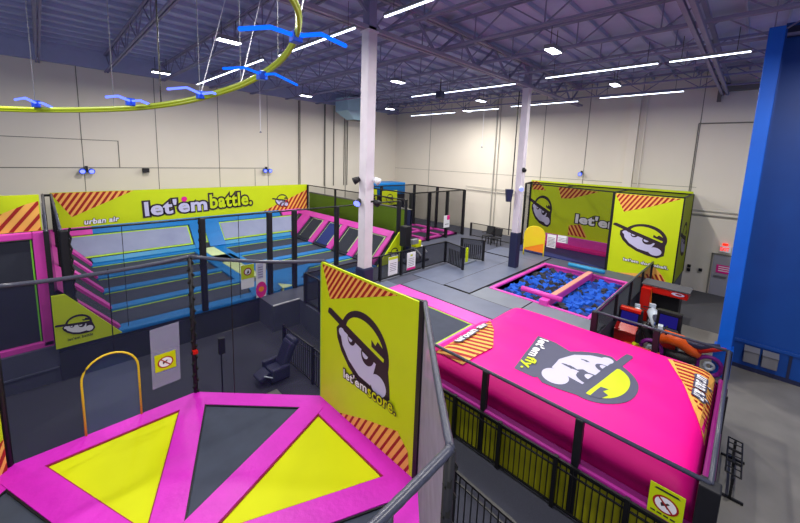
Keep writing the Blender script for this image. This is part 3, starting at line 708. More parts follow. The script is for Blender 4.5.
# sloped back wall
def sl_pt(x, s): return (x, YB+(YT-YB)*s, 1.0+(ZT-1.0)*s)
def sloped(x0, x1, s0, s1, m, name, off=0, th=.06):
    L_ = lambda x, s: max(x, 1.32*(1-s)+.05) if x < 1.4 else (min(x, 11+1.38*s) if x > 10.9 else x)
    q = [V3(sl_pt(L_(x0, s0), s0)), V3(sl_pt(L_(x1, s0), s0)), V3(sl_pt(L_(x1, s1), s1)), V3(sl_pt(L_(x0, s1), s1))]; n = V3((0, -(ZT-1), YT-YB)).normalized()
    return MB().slab([p+n*off for p in q], th).build(name, M[m], t)
sloped(.0, 12.4, 0, 1, 'bed_dk', 'back_frame', 0, .1)
for x0, x1 in ((.0, 5.45), (5.95, 6.2), (7.0, 12.0), ):
    sloped(x0, x1, .16, .78, 'lime_edge', 'edging', .015, .02); sloped(x0+.07 if x0 else 0, x1-.07, .2, .74, 'bed_pale', 'jump_bed', .03, .03)
sloped(1.5, 10.8, .78, 1.0, 'blue', 'top_pad', .08, .08); sloped(.0, 1.5, .78, 1.0, 'pink2', 'top_pad', .08, .08); sloped(10.95, 12.4, .78, 1.0, 'pink2', 'top_pad', .08, .08)
sloped(5.5, 5.95, .0, .8, 'blue', 'divider_pad', .08, .08); sloped(6.2, 7.0, .0, .8, 'blue', 'divider_pad', .08, .08)
sloped(1.3, 5.5, 0, .12, 'cyan', 'foot_pad', .06, .06); sloped(7.0, 11, 0, .12, 'cyan', 'foot_pad', .06, .06)
# sloped end walls, left (x 1.25 -> 0) and right (x 11 -> 12.4)
def endwall(xf_, xt, y0, y1, s0, s1, m, name, off=0, th=.06):
    P_ = lambda y, s: V3((xf_+(xt-xf_)*s, y, 1.0+(ZT-1)*s)); n = V3((-(ZT-1)*(1 if xt > xf_ else -1), 0, abs(xt-xf_))).normalized()
    q = [P_(y0, s0), P_(y1, s0), P_(y1, s1), P_(y0, s1)]
    if xt > xf_: q = q[::-1]
    q = [p+n*off for p in q]
    return MB().slab(q, th).build(name, M[m], t)
for xf_, xt in ((1.25, 0.02), (11.0, 12.38)):
    endwall(xf_, xt, 12.5, 21.2, 0, 1, 'bed_dk', 'end_frame', 0, .1)
    for y in rows: endwall(xf_, xt, y-.22 if y > 13 else 12.5, y+.22 if y < 20 else 21, 0, 1, 'pink2', 'divider_pad', .08, .08)
    for y in rows[:-1]:
        endwall(xf_, xt, y+.34, y+1.5, .1, .82, 'cream', 'edging', .02, .02); endwall(xf_, xt, y+.4, y+1.45, .06, .79, 'bed_dk' if y != 16.3 else ('bed_blue' if xt > 5 else 'bed_dk'), 'jump_bed', .035, .02)
    endwall(xf_, xt, 12.5, 21.9, .82, 1.0, 'pink2', 'top_pad', .09, .09)
for pts, lab in (([(-.05, 12.16, 1.0), (1.3, 12.16, 1.0), (.2, 12.16, 2.42), (-.05, 12.16, 2.42)], 'left'), ([(10.95, 12.16, 1.0), (12.5, 12.16, 1.0), (12.5, 12.16, 2.5), (12.35, 12.16, 2.5)], 'right')):
    g = MB().slab(pts, .05).build('gable_panel', M['lime'], t)
    g['label'] = 'lime gable panel with emblem'
    cxg = .40 if lab == 'left' else 12.02
    art(emblem(0, 0, .27, -.1, 'ink', 'white', 'lime')+text("let'em battle", -.22, -.40, .5, .08, 0, 'ink', 2, .02), plane_frame((cxg, 12.155, 1.55 if lab == 'left' else 1.5), (1,0,0), (0,0,1), (0,-1,0)), 'emblem', g)
# long banner over the court
bn = MB().box(.2, 21.95, ZT, 12.98, 21.99, 4.1).build('vinyl_banner', M['lime'])
tag(bn, "very long lime let'em battle banner above the trampoline court", 'banner')
F = plane_frame((0, 21.95, 0), (1,0,0), (0,0,1), (0,-1,0))
art(text("let'em", 3.62, 2.72, 2.95, .78, .035, 'lav', 6, .035, outline='ink', oo=.085)+text("battle.", 6.72, 2.88, 2.4, .82, .035, 'lime', 6, .03, outline='ink', oo=.09)
    +[(ell(5.42, 3.52, .14, .14), 'magenta', 7)], F, 'lettering', bn, .004)
art(text("urban air", 1.26, 2.55, 1.3, .26, .03, 'white', 6, .03, shear=.15, outline='ink', oo=.06), F, 'lettering', bn, .004)
art(emblem(11.1, 3.1, .42, -.15, 'ink', 'lav', 'lime'), F, 'emblem', bn)
art(stripes([(.22, 4.08), (.85, 2.95), (3.2, 4.08)], math.radians(58), .2), F, 'stripes', bn)
art(stripes([(9.7, ZT), (12.95, ZT), (12.98, 3.75)], math.radians(58), .24), F, 'stripes', bn)
# nets round the court
t = thing('court_net', (6, 12.5, 1), 'black netted fence with padded posts in front of the battle court', 'safety net')
for x in (.3, 3.5, 5.73, 6.72, 8.68, 12.4):
    MB().box(x-.09, 12.22, .96, x+.09, 12.38, 4.06).build('post_pad', M['black_pad'], t, bevel=.03)
MB().tube([(.3, 12.3, 4.05), (12.45, 12.3, 4.05)], .03, 8).build('top_rail', M['black'], t)
netpanel((.3, 12.3), (12.4, 12.3), 1.0, 4.05, 'net_lt', t)
lacing(.40, 12.24, 1.6, 4.0, .02, .14).build('lacing', M['rope'], t); lacing(3.40, 12.24, 2.4, 4.0, .02, .14).build('lacing', M['rope'], t)
MB().box(1.46, 12.28, 1.1, 1.475, 12.29, 4.05).box(4.62, 12.28, 1.1, 4.635, 12.29, 4.05).build('net_seam', M['black'], t)
t = thing('court_net', (0, 17, 1), 'tall black net divider between the battle court and the pink framed wall', 'safety net')
for x in (-.02, .24):
    netpanel((x, 12.4), (x, 21.9), 1.0, 4.05, 'net_thick', t); MB().tube([(x, 12.35, 4.05), (x, 21.9, 4.05)], .035, 8).build('top_rail', M['railgrey'], t, smooth=True)
    for y in (12.4, 15.5, 18.6, 21.8): MB().box(x-.05, y-.06, 1, x+.05, y+.06, 4.05).build('post', M['black_pad'], t)
MB().box(-.02, 21.86, 3.95, .24, 21.92, 4.05).build('end_rail', M['black'], t)
t = thing('court_net', (13.0, 17, 2.4), 'black framed net standing on the right sloped wall of the court', 'safety net')
for y in (12.4, 15.5, 18.6, 21.9): MB().box(12.95, y-.05, 1.0, 13.05, y+.05, 4.05).build('post', M['black_pad'], t)
MB().tube([(13.0, 12.3, 4.05), (13.0, 21.95, 4.05)], .03, 8).build('top_rail', M['black'], t)
netpanel((13.0, 12.3), (13.0, 21.95), 1.0, 4.05, 'net', t)
t = tag(MB().box(13.9, 12.9, 1.0, 14.0, 23.2, 3.35).build('partition_board', M['board']), 'olive green partition board behind the net right of the court', 'partition')
MB().box(13.88, 12.9, 3.35, 14.02, 23.2, 3.42).build('cap_rail', M['seam'], t)
MB().box(13.86, 12.9, 1.0, 14.02, 13.3, 3.4).build('end_cap', M['navy'], t)
for x, z0, z1, w_, lab, m1 in ((4.62, 1.45, 2.3, .45, 'lime and white safety notice on the court net', 'lime'), (5.14, 1.0, 2.32, .36, 'white notice with magenta splash on the court net', 'lav')):
    s_ = tag(MB().box(x, 12.15, z0, x+w_, 12.17, z1).build('notice', M['white']), lab, 'notice')
    F = plane_frame((x, 12.148, z0), (1,0,0), (0,0,1), (0,-1,0)); H_ = z1-z0
    if m1 == 'lime': it = [([(0,.35),(w_,.35),(w_,H_),(0,H_)], 'lime', 1), (ell(w_/2, .6, .14, .14), 'red', 2), (ell(w_/2, .6, .1, .1), 'white', 3), ([(w_/2-.05,.52),(w_/2+.05,.55),(w_/2+.02,.68)], 'ink', 4)]
    else: it = [(ell(w_/2, .28, w_*.55, .3), 'magenta', 1), (ell(w_/2, .3, .1, .1), 'hot', 2), ([(.05,.7),(w_-.1,.7),(w_-.1,1.25),(.05,1.25)], 'lav', 1)]+[([(.08,.75+.09*k),(w_-.12,.75+.09*k),(w_-.12,.77+.09*k),(.08,.77+.09*k)], 'slate', 2) for k in range(5)]
    art(it, F, 'print', s_, .003)

# pink framed wall trampoline at the far left
t = thing('wall_trampoline', (-3, 12.6, 1), 'upright pink framed wall with dark jump mat at the left edge', 'trampoline')
MB().box(-6, 12.64, 1.0, -.04, 12.74, 4.04).build('back_board', M['black_pad'], t)
MB().box(-6, 12.6, 1.15, -.30, 12.64, 3.88).build('jump_mat', M['bed_dk'], t)
MB().box(-.27, 12.5, 1.0, -.05, 12.64, 4.04).build('side_pad', M['pink2'], t, bevel=.03)
MB().box(-6, 12.5, 3.86, -.27, 12.64, 4.04).build('top_pad', M['pink2'], t, bevel=.03)
MB().box(-6, 12.5, .98, -.05, 12.64, 1.14).build('bottom_pad', M['pink2'], t, bevel=.02)
MB().box(-.32, 12.585, 1.15, -.29, 12.64, 3.86).box(-6, 12.585, 3.84, -.3, 12.64, 3.87).build('edging', mat('green edging', (120,210,60), .5), t)
MB().box(-.05, 12.48, 1.0, -.03, 12.62, 4.04).build('edging', M['cream'], t)
bn = tag(MB().box(-6, 12.6, 4.05, -.08, 12.64, 4.96).build('vinyl_banner', M['lime']), 'lime banner with bold red stripes above the pink framed wall', 'banner')
art(stripes([(-1.4, 4.06), (-.1, 4.06), (-.1, 4.8), (-.35, 4.72), (-1.2, 4.3)], math.radians(54), .2, .36), plane_frame((0, 12.6, 0), (1,0,0), (0,0,1), (0,-1,0)), 'stripes', bn)
struct(MB().box(-9, 12.42, .0, 5.3, 12.6, .99).box(-9, 12.36, .38, -.02, 12.42, .42).box(-.05, 12.36, 0, -.02, 12.42, .4), 'trim_9', M['platform'])

# ------------------------------------------------------------------ airbag
AX0, AX1, AY0, AY1 = 6.42, 11.2, .04, 5.35
def ah(x, y):
    u_ = min(1, abs((x-(AX0+AX1)/2)/((AX1-AX0)/2))); v_ = min(1, abs((y-(AY0+AY1)/2)/((AY1-AY0)/2)))
    return .98+.42*math.sqrt(max(0, 1-u_**18))*math.sqrt(max(0, 1-v_**18)) + .012*math.sin(x*5+y*1.3)*math.cos(y*2.2-x)
t = thing('airbag', (8.8, 2.7, .3), 'huge hot pink airbag landing cushion with cap face emblem', 'airbag')
mb = MB(); n = 72; vs = []; fs = []
def gp(i): s = i/n; return .5-.5*math.cos(PI*s) if 0 else (s if 0 else (.5+(.5*math.copysign(abs(2*s-1)**.72, 2*s-1))))
for j in range(n+1):
    for i in range(n+1):
        x = AX0+(AX1-AX0)*gp(i); y = AY0+(AY1-AY0)*gp(j); vs.append((x, y, ah(x, y)))
for j in range(n):
    for i in range(n): fs.append((j*(n+1)+i, j*(n+1)+i+1, (j+1)*(n+1)+i+1, (j+1)*(n+1)+i))
mb.add(vs, fs); cu = mb.build('cushion_top', M['airbag'], t, smooth=True)
mb = MB(); mb.box(AX0, AY0, .3, AX1, AY1, .97); mb.build('cushion_side', M['airbag'], t)
# print on the airbag: right = -x, up = -y
FA = lambda a_, b_, o_: (8.72-a_, 2.35-b_, ah(8.72-a_, 2.35-b_)+.006+o_)
art(emblem(.1, .36, 1.02, -.17, 'slate', 'lav', 'lime', sy=.80, fy=1.3), FA, 'emblem', cu, .004, sub=.35)
plate = [([(-.70,-1.38), (1.24,-1.10), (1.24,-.62), (.9,-.4), (-.5,-.4), (-.72,-.9)], 'slate', .5)]
art(plate+text("let'em", -.58, -1.28, 1.08, .25, .15, 'white', 6, .03)+text("fly.", .56, -1.17, .58, .32, .15, 'lime', 6, .03), FA, 'lettering', cu, .004, sub=.4)
FI = lambda a_, b_, o_: (a_, b_, ah(a_, b_)+.006+o_)
art(stripes([(10.75,1.0), (10.98,.08), (8.2,.06), (8.9,.3), (9.9,.62)], math.radians(98), .17, .5, 'orange', 'red'), lambda a_, b_, o_: FI(a_, b_, o_+.012), 'stripes', cu, .004, sub=.12)
FU = lambda a_, b_, o_: (10.35-b_*.0-a_, .52-b_, ah(min(AX1, 10.35-a_), .52-b_)+.012+o_)
art(text("urban air", 0, 0, 1.1, .26, .03, 'white', 4, .03, outline='slate', oo=.1), lambda a_, b_, o_: (10.45-a_, .40-b_, ah(10.45-a_, .40-b_)+.05+o_), 'lettering', cu, .003)
# left entry pad with stripes
l = MB().slab([(7.0,5.30,1.12), (9.85,5.30,1.10), (9.6,5.62,1.03), (7.0,5.62,1.03)][::-1], .05).build('entry_pad', M['airbag'], t)
art(stripes([(6.7,5.5), (9.7,5.5), (8.8,4.75), (7.9,4.25), (6.7,4.35)], math.radians(108), .2, .5, 'orange', 'red'), lambda a_, b_, o_: (a_, b_, max(ah(a_, min(b_, AY1)), 1.05)+.025+o_), 'stripes', cu, .004, sub=.15)
art(text("urban air", 0, 0, 1.5, .24, .02, 'white', 4, .03, outline='slate', oo=.1), lambda a_, b_, o_: (7.4+a_, 4.95+b_, ah(7.4+a_, 4.95+b_)+.07+o_), 'lettering', cu, .003)
# border pads, skirt, nets
t = thing('airbag_surround', (8.8, 2.7, 0), 'yellow skirted frame with purple pads and black net rails around the pink airbag', 'airbag frame')
MB().box(6.2, -.05, .0, 6.26, 5.6, .93).build('skirt', M['skirt'], t); MB().box(6.2, 5.6, .0, 6.26, 10.6, .96).build('skirt', M['platform'], t)
MB().box(6.18, -.12, .93, 6.4, 5.4, 1.02).build('edge_pad', M['purple'], t, bevel=.04)
MB().box(6.16, -.12, .88, 6.2, 5.6, .93).build('edge_rail', M['black'], t)
MB().box(6.2, -.14, .6, 11.35, .03, 1.12).build('edge_pad', M['purple'], t, bevel=.05)
MB().box(6.2, -.16, 0, 11.35, -.08, .9).build('skirt', M['black_pad'], t)
for x, y, w_ in ((6.24, 3.47, .12), (6.24, 1.62, .13), (6.24, -.08, .24), (6.24, 5.35, .1), (11.33, -.08, .12), (11.33, 1.35, .14), (11.33, 2.87, .16), (9.0, -.12, .06)):
    MB().box(x-w_/2, y-w_/2, 0 if x < 7 else .6, x+w_/2, y+w_/2, 1.86).build('post', M['black_pad'], t, bevel=.02)
R_ = 1.86
MB().box(11.3, -.1, 0, 11.36, 2.85, .98).build('skirt', M['black_pad'], t)
for p, q in (((6.24,9.7), (6.24,-.08)), ((6.24,-.08), (11.33,-.08)), ((11.33,-.08), (11.33,2.87)), ((11.33,2.87), (19.4,2.80))):
    MB().tube([(p[0], p[1], R_), (q[0], q[1], R_)], .035, 8).build('top_rail', M['railgrey'], t, smooth=True)
netpanel((6.24,9.7), (6.24,-.08), 1.0, R_, 'net_bag', t); netpanel((6.24,-.08), (11.33,-.08), 1.0, R_, 'net_bag', t)
netpanel((11.33,-.08), (11.33,2.87), 1.0, R_, 'net_far', t); netpanel((11.33,2.87), (19.4,2.80), .96, R_, 'mesh', t)
for x in (13.5, 15.5, 17.5, 19.35): MB().box(x-.04, 2.78, .9, x+.04, 2.86, R_).build('post', M['black_pad'], t)
F = plane_frame((6.17, .56, .99), (0,-1,0), (0,0,1), (-1,0,0))
nosign(F, .42, .5, 'safety_sign', 'lime safety sign with red ring hanging on the airbag net at the bottom right', extra=[([(.05,.43),(.37,.43),(.34,.46),(.08,.46)], 'ink', 2)]+[([(.04+.08*k,.05),(.1+.08*k,.05),(.1+.08*k,.075),(.04+.08*k,.075)], 'ink', 2) for k in range(4)])

# ------------------------------------------------------------------ foam pit
t = thing('foam_pit', (15.4, 5.2, .1), 'foam pit with pink padded border set in the raised platform', 'foam pit')
MB().box(12.72, 3.38, .2, 12.8, 7.2, .96).box(18.05, 3.38, .2, 18.12, 7.2, .96).box(12.8, 7.1, .2, 18.05, 7.16, .96).box(12.8, 3.38, .2, 18.05, 3.44, .96).build('pit_wall', M['pink2'], t)
for q in ((12.66,3.34,12.8,7.2), (18.0,3.34,18.14,7.2), (12.8,7.04,18.0,7.2), (12.8,3.34,18.0,3.48)):
    MB().box(q[0], q[1], .93, q[2], q[3], 1.03).build('border_pad', M['pink2'], t, bevel=.03)
t = thing('battle_beam', (15.3, 5.0, .9), 'padded balance beam with pink and blue end rolls across the foam pit', 'balance beam')
MB().box(13.0, 4.82, .88, 17.9, 5.04, 1.16).build('beam_side', M['pink2'], t, bevel=.03)
MB().box(13.0, 4.83, 1.162, 17.9, 5.03, 1.18).build('beam_top', M['peach'], t)
MB().tube([(13.0, 5.95, 1.27), (13.0, 4.42, 1.27)], .1, 14).build('end_roll', M['pink2'], t, smooth=True)
MB().box(12.62, 4.78, .96, 13.0, 5.1, 1.2).build('end_box', M['pink2'], t, bevel=.03)
MB().tube([(17.95, 5.95, 1.27), (17.95, 4.35, 1.27)], .1, 14).build('end_roll', M['cyan'], t, smooth=True)
rnd = random.Random(5)
protos = []
for i, (m_, nm) in enumerate((('foam', 'blue foam cube in the foam pit'), ('foam_navy', 'navy foam cube in the foam pit'), ('foam_dark', 'charcoal foam cube in the foam pit'))):
    pm = MB().obox((0,0,0), (.23,.23,.23)); me_o = pm.build('foam_cube', M[m_], org=(0,0,0), bevel=.02)
    tag(me_o, nm, 'foam cube', 'foam cubes in the pit'); protos.append([me_o, 0])
nx, ny = 20, 15; cnt = 0
for i in range(nx):
    for j in range(ny):
        if cnt >= 297: break
        x = 12.95+(17.9-12.95)*(i+.5)/nx+rnd.uniform(-.05,.05); y = 3.6+(6.98-3.6)*(j+.5)/ny+rnd.uniform(-.04,.04)
        if abs(y-4.92) < .27 and rnd.random() < .5: continue
        k = rnd.choices((0,1,2), (.54,.18,.28))[0]; pr, used = protos[k]
        o = pr if not used else pr.copy()
        if used: COL.objects.link(o)
        protos[k][1] = 1; cnt += 1
        o.location = (x, y, (.72 if abs(y-4.92) > .27 else .58)+rnd.uniform(-.04,.09)); o.rotation_euler = (rnd.uniform(-.7,.7), rnd.uniform(-.7,.7), rnd.uniform(0,1.5))
fm = MB()
for i in range(24):
    for j in range(17):
        x = 12.9+5.0*(i+.5)/24; y = 3.55+3.5*(j+.5)/17
        fm.obox((x, y, .48+rnd.uniform(-.03,.05)), (.22,.22,.22), Matrix.Rotation(rnd.uniform(0,1.5), 3, 'Z') @ Matrix.Rotation(rnd.uniform(-.5,.5), 3, 'X'), rnd.choice((0,0,1,2)))
tag(fm.build('foam_cubes', [M['foam'], M['foam_navy'], M['foam_dark']]), 'lower layer of blue foam cubes filling the foam pit', 'foam cubes', kind='stuff')

# ------------------------------------------------------------------ yellow cage by the right wall
CX, CY0, CY1, CT = 19.6, 2.05, 10.35, 4.87
t = thing('game_cage', (21.3, 6.2, 1), 'big netted game cage with lime walls beside the right wall', 'game cage')
LX, LY = 21.0, 9.9
for x, y in ((CX, CY0), (CX, 4.73), (LX, LY), (22.7, CY0), (22.7, CY1)):
    MB().box(x-.05, y-.05, .96, x+.05, y+.05, CT).build('post', M['black'], t)
fr = [((CX,CY0,CT), (CX,4.73,CT)), ((CX,4.73,CT), (LX,LY,CT)), ((22.7,CY0,CT), (22.7,CY1,CT)), ((CX,CY0,CT), (22.7,CY0,CT)), ((LX,LY,CT), (22.7,CY1,CT)), ((CX,4.73,CT), (22.7,4.73,CT)), ((20.3,7.3,CT), (22.7,7.5,CT))]
for p, q in fr: MB().bar(p, q, .06).build('roof_bar', M['black'], t)
MB().add([(CX,CY0,CT+.02), (22.7,CY0,CT+.02), (22.7,CY1,CT+.02), (LX,LY,CT+.02), (CX,4.73,CT+.02)], [(0,1,2,3,4)]).build('roof_net', M['net_far'], t)
netpanel((CX,4.73), (LX,LY), 1.0, CT, 'net_far', t); netpanel((LX,LY), (22.7,CY1), 1.0, CT, 'net', t)
MB().box(CX+.1, CY0+.1, .96, 22.6, 9.85, 1.02).build('floor_pad', mat('deep blue floor pad', (36,48,110), .5), t)
MB().box(22.0, 4.8, 1.02, 22.55, CY1-.2, 1.2).build('wall_pad', M['magenta'], t, bevel=.03)
MB().box(22.55, 4.8, 1.02, 22.68, CY1-.2, 1.7).build('wall_pad', M['pink2'], t, bevel=.03)
bk = tag(MB().box(22.70, CY0, 1.0, 22.74, CY1, 5.0).build('vinyl_banner', M['lime']), "lime let'em banner with face emblem inside the back of the yellow cage", 'banner')
F = plane_frame((22.7, CY1, 1.0), (0,-1,0), (0,0,1), (-1,0,0))
art(emblem(.85, 2.2, .62, -.35, 'ink', 'lav', 'lime', sy=.9), F, 'emblem', bk)
art(text("let'em", 2.95, 1.60, 2.5, .58, -.03, 'white', 6, .04, outline='ink', oo=.07), F, 'lettering', bk)
for q_, a_ in (([(1.75, 3.7), (4.1, 3.6), (2.6, 3.05), (2.0, 3.0)], 55), ([(2.6, .8), (3.7, .8), (3.3, 1.55), (2.6,1.4)], 120), ([(.1, 3.4), (1.0, 3.4), (.5, 3.95), (.1, 3.95)], 55)): art(stripes(q_, math.radians(a_), .2), F, 'stripes', bk)
fp = tag(MB().box(CX-.06, CY0, .98, CX-.02, 4.73, CT-.03).build('vinyl_banner', M['lime']), "bright lime banner with large face emblem on the front of the cage", 'banner')
F = plane_frame((CX-.06, 4.73, .98), (0,-1,0), (0,0,1), (-1,0,0))
art(emblem(1.40, 1.90, .87, -.40, 'ink', 'lav', 'lime', sy=.66), F, 'emblem', fp)
art(text("let'em dodgeball.", .72, .62, 1.75, .18, -.02, 'white', 6, .03, outline='ink', oo=.09), F, 'lettering', fp)
for q_, a_ in (([(.05, 3.84), (2.62, 3.84), (1.5, 3.35), (.5, 3.0)], 58), ([(.5, 0), (2.5, 0), (2.3, .3), (1.9, .72), (1.55, .2)], 120)): art(stripes(q_, math.radians(a_), .16), F, 'stripes', fp)
MB().box(CX-.07, 4.66, .98, CX-.01, 4.76, CT).build('banner_border', M['black'], fp)
sp = tag(MB().box(CX, CY0-.03, .98, 22.7, CY0+.01, CT).build('vinyl_banner', M['lime']), 'lime side banner of the cage facing the grey door', 'banner')
F = plane_frame((CX, CY0-.03, .98), (1,0,0), (0,0,1), (0,-1,0))
art(emblem(1.5, 1.9, .8, -.2, 'ink', 'lav', 'lime'), F, 'emblem', sp)
MB().add([(CX, CY0-.06, .98), (22.7, CY0-.06, .98), (22.7, CY0-.06, CT), (CX, CY0-.06, CT)], [(0,1,2,3)]).build('side_net', M['net'], sp)
for y, z, w_, h_, lab in ((8.0, 1.38, .5, .76, 'taller white notice on the net of the yellow cage'), (7.42, 1.78, .55, .4, 'smaller white notice on the net of the yellow cage')):
    s_ = tag(MB().box(20.2, y-w_, z, 20.22, y, z+h_).build('notice', M['white']), lab, 'notice')
    art([([(.05,.08*k+.08),(w_-.05,.08*k+.08),(w_-.05,.1+.08*k),(.05,.1+.08*k)], 'slate', 1) for k in range(int(h_/.09)-1)], plane_frame((20.198, y, z), (0,-1,0), (0,0,1), (-1,0,0)), 'print', s_)
# yellow arched target frame in front of the cage
t = thing('arched_panel', (19.1, 8.3, .98), 'yellow arched fabric target on white legs in front of the cage', 'game target')
pa, pb = V3((18.85, 8.72, 0)), V3((19.3, 7.78, 0))
pts = [pa+V3((0,0,1.0)), pa+V3((0,0,1.3))]+[pa.lerp(pb, .5-.5*math.cos(PI*i/10))+V3((0,0,2.2+.46*math.sin(PI*i/10))) for i in range(11)]+[pb+V3((0,0,1.3)), pb+V3((0,0,1.0))]
MB().tube(pts, .035, 8).build('hoop', mat('yellow hoop', (236,214,30), .5), t, smooth=True)
pl = [pa+V3((0,0,1.4))]+pts[2:-2]+[pb+V3((0,0,1.75))]
MB().slab(pl, .03).build('fabric', mat('yellow target fabric', (236,220,10), .55, rgb2=(240,190,50), scale=1.5), t)
MB().slab([pb+V3((-.02,0,1.2)), pb+V3((-.02,0,1.75)), pa+V3((-.02,0,1.4)), pa+V3((-.02,0,1.32))], .02).build('lower_flap', M['hot'], t)
for p in (pa, pb): MB().bar(p+V3((0,0,.98)), p+V3((0,0,1.4)), .04).build('leg', M['white'], t)

# ------------------------------------------------------------------ chairs near the right wall, far cage
ch = None
for i, (x, y, rz) in enumerate(((19.75, 11.6, 0), (19.6, 10.9, 0))):
    lab = ['black mesh chair by the right wall, the one on the left', 'black mesh chair by the right wall, nearer the white column'][i]
    if ch is None:
        ch = thing('mesh_chair', (x, y, 1), lab, 'chair', 'black chairs by the right wall')
        MB().box(x-.25, y-.25, 1.4, x+.25, y+.25, 1.46).build('seat', M['dark'], ch, bevel=.02)
        MB().slab([(x+.24, y+.24, 1.5), (x+.24, y-.24, 1.5), (x+.34, y-.24, 2.0), (x+.34, y+.24, 2.0)], .04).build('backrest', M['dark'], ch)
        for sx in (-1, 1):
            for sy in (-1, 1): MB().bar((x+sx*.22, y+sy*.22, .97), (x+sx*.22, y+sy*.22, 1.42), .04).build('leg', M['black'], ch)
        for sy in (-1, 1): MB().bar((x-.2, y+sy*.26, 1.65), (x+.28, y+sy*.26, 1.65), .04).build('armrest', M['black'], ch)
        c0 = (x, y)
    else: clone(ch, (x-c0[0], y-c0[1], 0), lab)
mesh_fence([(20.6, 13.4), (20.6, 9.9)], 1.0, .9, [(20.6, 13.4), (20.6, 11.6)], 'low black rail fence beside the chairs near the right wall', m='net')
t = thing('bounce_cage', (18.8, 17, 1), 'dark netted jump cage with pink floor pads in the far corner', 'game cage')
for x, y in ((15.3,14.2), (17.12,14.3), (18.83,14.2), (20.6,14.1), (20.6,16.5), (20.6,18.8), (17.12,18.8), (15.3,18.8)):
    MB().box(x-.08, y-.08, .96, x+.08, y+.08, 4.1).build('post', M['black_pad'], t)
for p, q in (((15.3,14.2),(20.6,14.1)), ((20.6,14.1),(20.6,18.8)), ((15.3,14.2),(15.3,18.8)), ((15.3,18.8),(20.6,18.8))):
    MB().bar((p[0],p[1],4.1), (q[0],q[1],4.1), .07).build('top_bar', M['black'], t)
    netpanel(p, q, 1.0, 4.1, 'net_far', t)
pk = MB().box(15.5, 14.4, .97, 20.4, 14.75, 1.08).box(15.5, 16.3, .97, 20.4, 16.6, 1.08).box(15.5, 18.2, .97, 20.4, 18.6, 1.08)
for x in (15.5, 17.0, 18.7, 20.1): pk.box(x, 14.4, .97, x+.3, 18.6, 1.08)
pk.build('floor_pad', M['pink2'], t)
MB().box(15.5, 14.4, .96, 20.4, 18.6, 1.0).build('jump_bed', M['bed_dk'], t)
for y, x0, x1, z0, z1, lab in ((18.7, 15.6, 16.6, 2.75, 3.95, 'left of two small lime emblem banners in the dark far cage'), (18.7, 17.1, 18.6, 2.7, 3.75, 'right of two small lime emblem banners in the dark far cage')):
    s_ = tag(MB().box(x0, y, z0, x1, y+.03, z1).build('vinyl_banner', M['lime']), lab, 'banner')
    art(emblem((x1-x0)/2, (z1-z0)*.45, .34, -.2, 'ink', 'lime', 'lime'), plane_frame((x0, y, z0), (1,0,0), (0,0,1), (0,-1,0)), 'emblem', s_)
s_ = tag(MB().box(18.35, 14.02, 1.7, 18.95, 14.05, 2.5).build('notice', M['white']), 'white notice with magenta top on the far cage net', 'notice')
art([([(.3,.5),(.6,.5),(.6,.8),(.3,.8)], 'magenta', 1), ([(.1,.2),(.5,.2),(.5,.24),(.1,.24)], 'slate', 1)], plane_frame((18.35, 14.02, 1.7), (1,0,0), (0,0,1), (0,-1,0)), 'print', s_)
t = thing('slide_tower', (17.5, 20.6, 1), 'bright blue box top of a play tower behind the near column', 'play tower')
MB().box(17.2, 19.6, 3.3, 20.4, 21.2, 4.22).build('upper_box', M['blue'], t, bevel=.05)
MB().box(17.2, 19.65, 1.0, 20.4, 21.1, 3.3).build('lower_panel', M['carpet'], t)
# exercise frames behind the fence
t = thing('pedal_machine', (12.9, 11.6, 1), 'jumble of black and white framed pedal machine behind the mesh fence', 'machine')
MB().tube([(12.5,11.6,1.05), (12.9,11.7,1.6), (13.4,11.7,1.3), (13.5,11.7,1.0)], .04, 6).tube([(12.4,11.5,1.0), (12.8,11.8,2.0)], .04, 6).build('frame', M['black'], t)
MB().tube([(12.8,11.5,1.75), (13.15,11.4,1.35)], .045, 6).tube([(13.3,11.5,1.8), (13.6,11.4,1.45)], .045, 6).build('handle', M['white'], t)
MB().box(12.75, 11.6, 1.9, 13.2, 11.8, 2.15).build('console', M['grey'], t, bevel=.03)
MB().box(12.1, 11.5, 1.9, 12.5, 11.9, 2.9).build('back_cabinet', M['dark'], t, bevel=.03)
MB().box(13.3, 11.9, 1.6, 13.75, 12.2, 1.95).build('yellow_cover', M['yellow'], t, bevel=.03)
MB().box(12.3, 11.4, .98, 13.8, 11.9, 1.06).build('base', M['black'], t)

# ------------------------------------------------------------------ arcade machines on the lower floor
t = thing('racing_cabinet', (18.2, 2.2, 0), 'tall red and yellow arcade cabinet against the cage corner', 'arcade machine')
MB().box(17.3, 1.5, 0, 18.2, 2.5, 1.1).build('body', M['dark'], t, bevel=.03)
MB().slab([(16.4,2.6,.2), (16.4,2.3,.2), (16.4,2.3,1.5), (16.4,2.6,1.5)][::-1], .25).build('side_art', M['redm'], t)
MB().box(16.45, 1.2, 1.3, 17.2, 2.62, 1.58).build('marquee', M['redm'], t, bevel=.04)
MB().box(16.4, 1.15, 1.58, 17.3, 2.65, 1.62).build('top_panel', M['carpet_dk'], t)
art([(ell(.2, .13, .2, .06), 'lav', 1), (ell(.22, .14, .1, .03), 'red', 2)], plane_frame((16.44, 1.7, 1.33), (0,-1,0), (0,0,1), (-1,0,0)), 'print', t)
art([([(.1,.2),(.38,.25),(.3,1.3),(.15,1.3)], 'hot', 1), ([(.15,.8),(.3,.85),(.3,1.2),(.18,1.2)], 'yellow', 2)], plane_frame((16.39, 2.6, .2), (0,-1,0), (0,0,1), (-1,0,0)), 'side_print', t)
